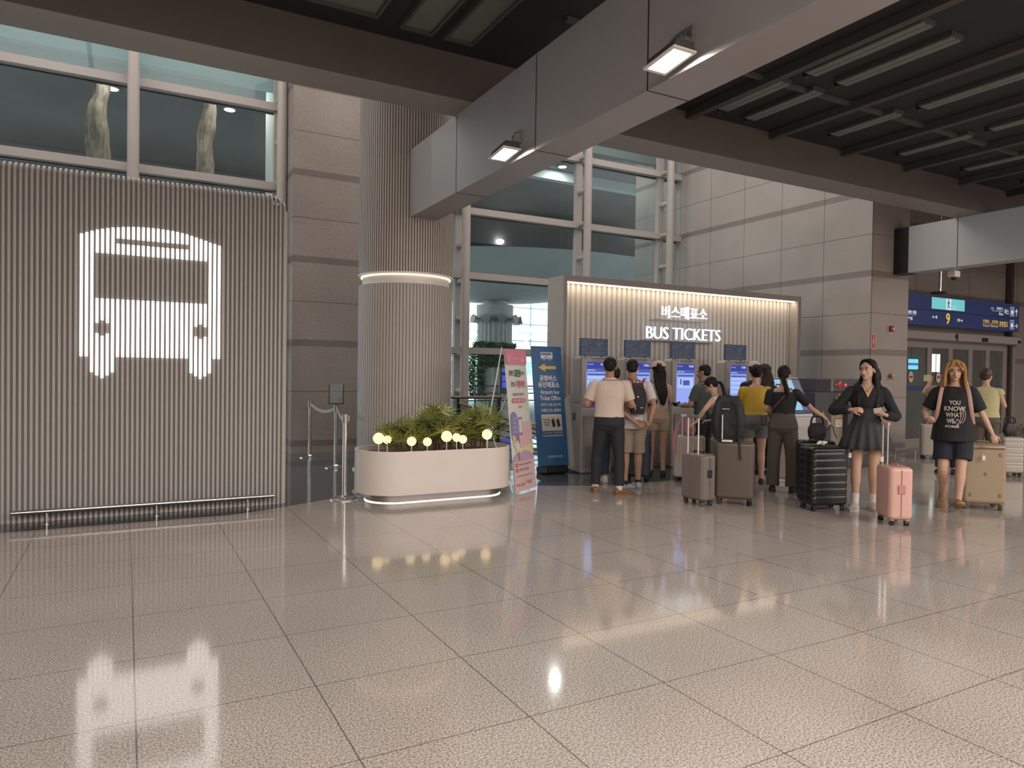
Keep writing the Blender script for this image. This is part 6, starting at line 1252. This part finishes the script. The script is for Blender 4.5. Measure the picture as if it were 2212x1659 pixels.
def rzn(azdeg): return math.radians(azdeg + 90)      # local -y (handle side / front) points to this azimuth
suitcase('small ribbed grey brown suitcase, handle up, left of the big brown one', (5.89, 6.20), rzn(180), .36, .22, .60, m_cg, ribs=.030, handle=.42, hoff=.085, rodm=m_white, grip=mat('grip_taupe', (.16, .13, .12), .4), wheelm=mat('wheel_grey', (.06, .055, .05), .5))
tb = suitcase('large smooth brown suitcase carrying the black backpack', (6.32, 6.05), rzn(222), .44, .28, .74, m_cb, wheelm=m_black, wr=.03, trim=mat('trim_brown', (.05, .035, .03), .4))
suitcase('cream ribbed suitcase with pink bag on top, by the middle kiosk', (7.04, 7.60), rzn(214), .40, .26, .66, m_cw, ribs=.034, handle=.27, hoff=.075, rodm=m_white, grip=m_white)
suitcase('black ridged suitcase standing in front, white tassel on its lid', (6.99, 5.36), rzn(254), .46, .28, .72, m_ck, hribs=.082)
suitcase('second black suitcase just behind the ridged one, handbag on top', (7.42, 5.80), rzn(225), .44, .27, .73, m_ck)
suitcase('pale pink suitcase with raised handle, closest to the viewer', (7.02, 4.53), rzn(146), .36, .235, .60, m_cp, handle=.42, hoff=.06, rodm=m_steel, grip=mat('grip_pink', (.60, .36, .31), .4), trim=mat('trim_pink', (.42, .22, .19), .4))
suitcase('big beige woven-look suitcase pulled by the blonde person', (8.80, 4.62), rzn(226), .44, .30, .76, m_cbe, corners=mat('stud_tan', (.20, .12, .06), .5), trim=mat('trim_tan', (.18, .13, .08), .4), wheelm=mat('wheel_grey', (.06, .055, .05), .5), wr=.03)
suitcase('cream suitcase with black edge left of the blonde person, farther back', (13.35, 7.85), rzn(222), .44, .28, .66, m_cw, handle=.28, hoff=.08, rodm=m_dsteel)
suitcase('cream ribbed suitcase under a dark handbag, behind the beige one', (12.15, 5.95), rzn(230), .30, .24, .62, m_cw, hribs=.045)
suitcase('dark blue suitcase behind the man with the small backpack', (6.42, 7.98), rzn(225), .36, .24, .72, shell('case_blue', (.02, .03, .045)))
suitcase('off-white suitcase half hidden behind the olive trousers', (8.22, 6.98), rzn(218), .38, .24, .70, m_cw, handle=.30, hoff=.07, rodm=m_white, grip=m_white)
def soft(name, label, cat, loc, rz, w, d, h, m_, extra=None, disp=.006, seed=1, taper=.8, ztop=None):
    t = thing(name, label, cat, loc, rz); m = M(); R = []
    for k in range(9):
        u = k / 8; s_ = (1 - (1 - taper) * u) * (math.sin(PI * (0.10 + 0.80 * u)) ** 0.35); R.append([(x, y, h * u) for x, y in rrect(-w / 2 * s_, w / 2 * s_, -d / 2 * s_, d / 2 * s_, min(w, d) * s_ * .35, 4)])
    m.loft(R); remesh(m, 'bag_body', m_, t, .007, 2, disp=disp, dscale=14, seed=seed)
    if extra: extra(t)
    return t
m_bp = mat('backpack_black', (0.014, 0.014, 0.016), 0.7, var=0.3, scale=20); m_bpr = mat('strap_red', (0.22, 0.03, 0.035), 0.6)
def bp_extra(t):
    q = M()
    for sx in (-1, 1): q.tube([(sx * .07, -.09, .46), (sx * .11, -.17, .40), (sx * .13, -.17, .22), (sx * .12, -.10, .02)], .026, 10, sub=4, flat=.35, up=(1, 0, 0))
    q.build('shoulder_strap', m_bp, t); q = M(); q.tube([(-.035, -.06, .48), (-.03, -.06, .52), (.03, -.06, .52), (.035, -.06, .48)], .008, 8, sub=3); q.build('carry_loop', m_bp, t)
    q = M(); q.box(-.06, .02, -.15, -.13, .365, .372); q.box(-.062, -.05, -.155, -.13, .02, .30); q.build('white_piping', m_white, t, smooth=0); q = M(); q.tube([(.13, -.1, .05), (.14, -.12, -.1), (.15, -.13, -.22)], .014, 8, sub=3, flat=.3); q.build('hanging_strap', m_bp, t)
    q = M(); q.box(-.06, .06, -.165, -.15, -.01, .012); q.build('luggage_tag', m_white, t, smooth=0)
soft('backpack', 'large black backpack lying on the big brown suitcase', 'backpack', (6.24, 6.09, .755), rzn(222), .43, .24, .52, m_bp, bp_extra, seed=2)
def sb(t):
    q = M()
    for sx in (-1, 1): q.tube([(sx * .045, .02, .37), (sx * .085, .10, .45), (sx * .11, .20, .46)], .016, 8, sub=4, flat=.4, up=(1, 0, 0))
    q.tube([(-.105, -.06, .02), (-.115, -.062, .20), (-.07, -.055, .34), (0, -.05, .375), (.07, -.055, .34), (.115, -.062, .20), (.105, -.06, .02)], .006, 6, sub=4); q.tube([(-.02, -.01, .375), (-.025, -.02, .43), (.025, -.02, .43), (.02, -.01, .375)], .008, 6, sub=3); q.build('red_strap', m_bpr, t)
    q = M(); q.box(-.012, .010, -.082, -.074, .22, .235); q.box(-.035, -.028, -.082, -.070, .06, .13); q.box(.03, .07, -.082, -.070, .085, .092); q.build('pale_logo', m_white, t, smooth=0)
f3 = az(5.86, 7.42) + .05; dx, dy = math.cos(f3), math.sin(f3)
soft('backpack', 'small black backpack with red straps on the man in white T-shirt', 'backpack', (5.86 - dx * .235 + dy * .06, 7.42 - dy * .235 - dx * .06, 1.00), f3 - PI / 2, .235, .13, .40, m_bp, sb, seed=3, disp=.003)
def hb(t):
    q = M(); q.tube([(-.07, 0, .14), (-.05, 0, .24), (0, .04, .36), (.03, .08, .34), (.06, 0, .14)], .006, 6, sub=4); q.build('shoulder_strap', m_bp, t)
f4 = az(6.98, 8.22) + .10; dx, dy = math.cos(f4), math.sin(f4)
soft('shoulder_bag', 'small black shoulder bag on the person in the pale cap', 'bag', (6.98 - dx * .22 - dy * .13, 8.22 - dy * .22 + dx * .13, 1.05), f4 - PI / 2, .21, .08, .16, m_bp, hb, seed=4, disp=.003, taper=.95)
def hb2(t):
    q = M()
    for y in (-.03, .03): q.tube([(-.07, y, .17), (-.05, y, .27), (.05, y, .27), (.07, y, .17)], .008, 8, sub=4)
    q.tube([(.10, 0, .10), (.16, 0, .18), (.20, .02, .08), (.23, .02, .02)], .005, 6, sub=4); q.build('bag_handle', m_bp, t)
soft('handbag', 'black handbag held on top of the rear black suitcase', 'bag', (7.36, 5.74, .752), rzn(225), .23, .15, .20, m_bp, hb2, seed=5, taper=.85)
soft('handbag', 'dark brown handbag on the ribbed cream suitcase at the right', 'bag', (12.12, 5.95, .645), rzn(230), .20, .14, .20, mat('bag_brown_dark', (.03, .018, .016), .5), hb2, seed=6, taper=.85)
m_pk = mat('bag_pink_cloth', (0.42, 0.20, 0.22), 0.8, var=0.1, scale=12)
def pk(t):
    q = M()
    for k in range(4): q.box(-.02, .02, -.085, -.075, .12 + k * .03, .135 + k * .03)
    q.build('white_ribbons', m_white, t, smooth=0); m = M(); m.tube([(-.09, 0, .22), (-.16, -.06, .12), (-.20, -.10, -.10), (-.20, -.10, -.34)], [.03, .04, .035, .012], 10, sub=4, flat=.4); remesh(m, 'hanging_scarf', m_pk, t, .007, 1, disp=.008, dscale=16)
soft('cloth_bag', 'pink cloth bag with white ribbons on the cream suitcase', 'bag', (7.01, 7.56, .665), rzn(222), .20, .15, .27, m_pk, pk, seed=7, disp=.01, taper=.6)
f9 = az(7.54, 6.40) - .08
t = thing('crossbody_bag', 'small brown crossbody bag at the hip of the olive-trousered person', 'bag', (7.54, 6.40, 0), f9 - PI / 2); q = M(); q.box(-.27, -.20, -.07, .06, .86, 1.0); q.build('pouch', mat('bag_brown', (.055, .025, .02), .5), t, bevel=.02, smooth=0); q = M(); q.tube([(.10, -.07, 1.36), (.03, -.125, 1.27), (-.08, -.13, 1.14), (-.19, -.09, 1.0)], .007, 8, sub=4); q.build('strap', mat('strap_brown', (.12, .06, .035), .5), t)
# things held or hung
t = thing('phone', 'dark phone held out by the man in grey green', 'phone', (7.15, 8.03, 1.075), 2.2); q = M(); q.box(-.035, .035, -.075, .075, 0, .009); o = q.build('phone_body', m_black, t, bevel=.006, smooth=0); o.rotation_euler = (.35, 0, 0)
fv = az(-7.42, -5.13) + .06; Tv = Matrix.Translation((7.42, 5.13, 0)) @ Matrix.Rotation(fv - PI / 2, 4, 'Z')
t = thing('card', 'pale card held by the person in the black cardigan', 'card', Tv @ Vector((-.085, .275, 1.15)), fv - PI / 2); q = M(); q.box(-.05, .035, 0, .004, -.03, .03); o = q.build('card_sheet', m_sticker, t, smooth=0); o.rotation_euler = (-.3, .25, 0)
t = thing('key_fob', 'small dark key fob above the pale card', 'key', Tv @ Vector((-.09, .272, 1.20)), 0); q = M(); q.ell((0, 0, 0), (.016, .008, .02), 10); q.cyl((.03, 0, -.01), (.034, 0, .03), .003, 6); q.build('fob', m_black, t)
t = thing('card', 'yellow card in the raised hand behind the blonde person', 'card', (11.05, 6.62, 1.52), 2.2); q = M(); q.box(-.05, .05, 0, .004, -.05, .05); q.build('card_sheet', mat('card_yellow', (.45, .42, .20), .6), t, smooth=0)
t = thing('plastic_cup', 'clear plastic cup resting on the farther cream suitcase', 'cup', (13.28, 7.72, .70)); q = M(); q.loft([[(r * math.cos(2 * PI * k / 20), r * math.sin(2 * PI * k / 20), z) for k in range(20)] for r, z in ((.05, 0), (.07, .26))]); q.build('cup_wall', glassmat('cup_plastic', (.8, .8, .8), mixw=.25, white=(.45, .4, .38, 1)), t); q = M(); q.cyl((0, 0, .26), (0, 0, .275), .074, 20); q.build('lid', m_white, t)
t = thing('tassel_charm', 'white ribbon charm on the lid of the ridged black suitcase', 'charm', (6.93, 5.32, .735)); random.seed(3); q = M()
for k in range(9): q.ell((random.uniform(-.06, .06), random.uniform(-.03, .03), .015 + random.random() * .03), (.022, .016, .015), 8)
q.build('ribbon', m_white, t)
for x, y, z, rz_, lb in ((6.95, 4.62, .63, 2.3, 'white luggage tag on the lid of the pink suitcase'), (7.21, 5.18, .60, 2.6, 'white luggage tag hanging from the ridged black suitcase'), (6.42, 5.88, .66, 2.3, 'white luggage tag on the front of the big brown suitcase'), (8.63, 4.50, .58, 2.3, 'pale luggage tag on the beige suitcase')):
    t = thing('luggage_tag', lb, 'tag', (x, y, z), rz_); q = M(); q.box(-.016, .016, -.003, .003, .0, .055); q.tube([(0, 0, .05), (.01, 0, .075), (0, .01, .05)], .002, 5, sub=3); q.build('paper_tag', m_white, t, smooth=0)
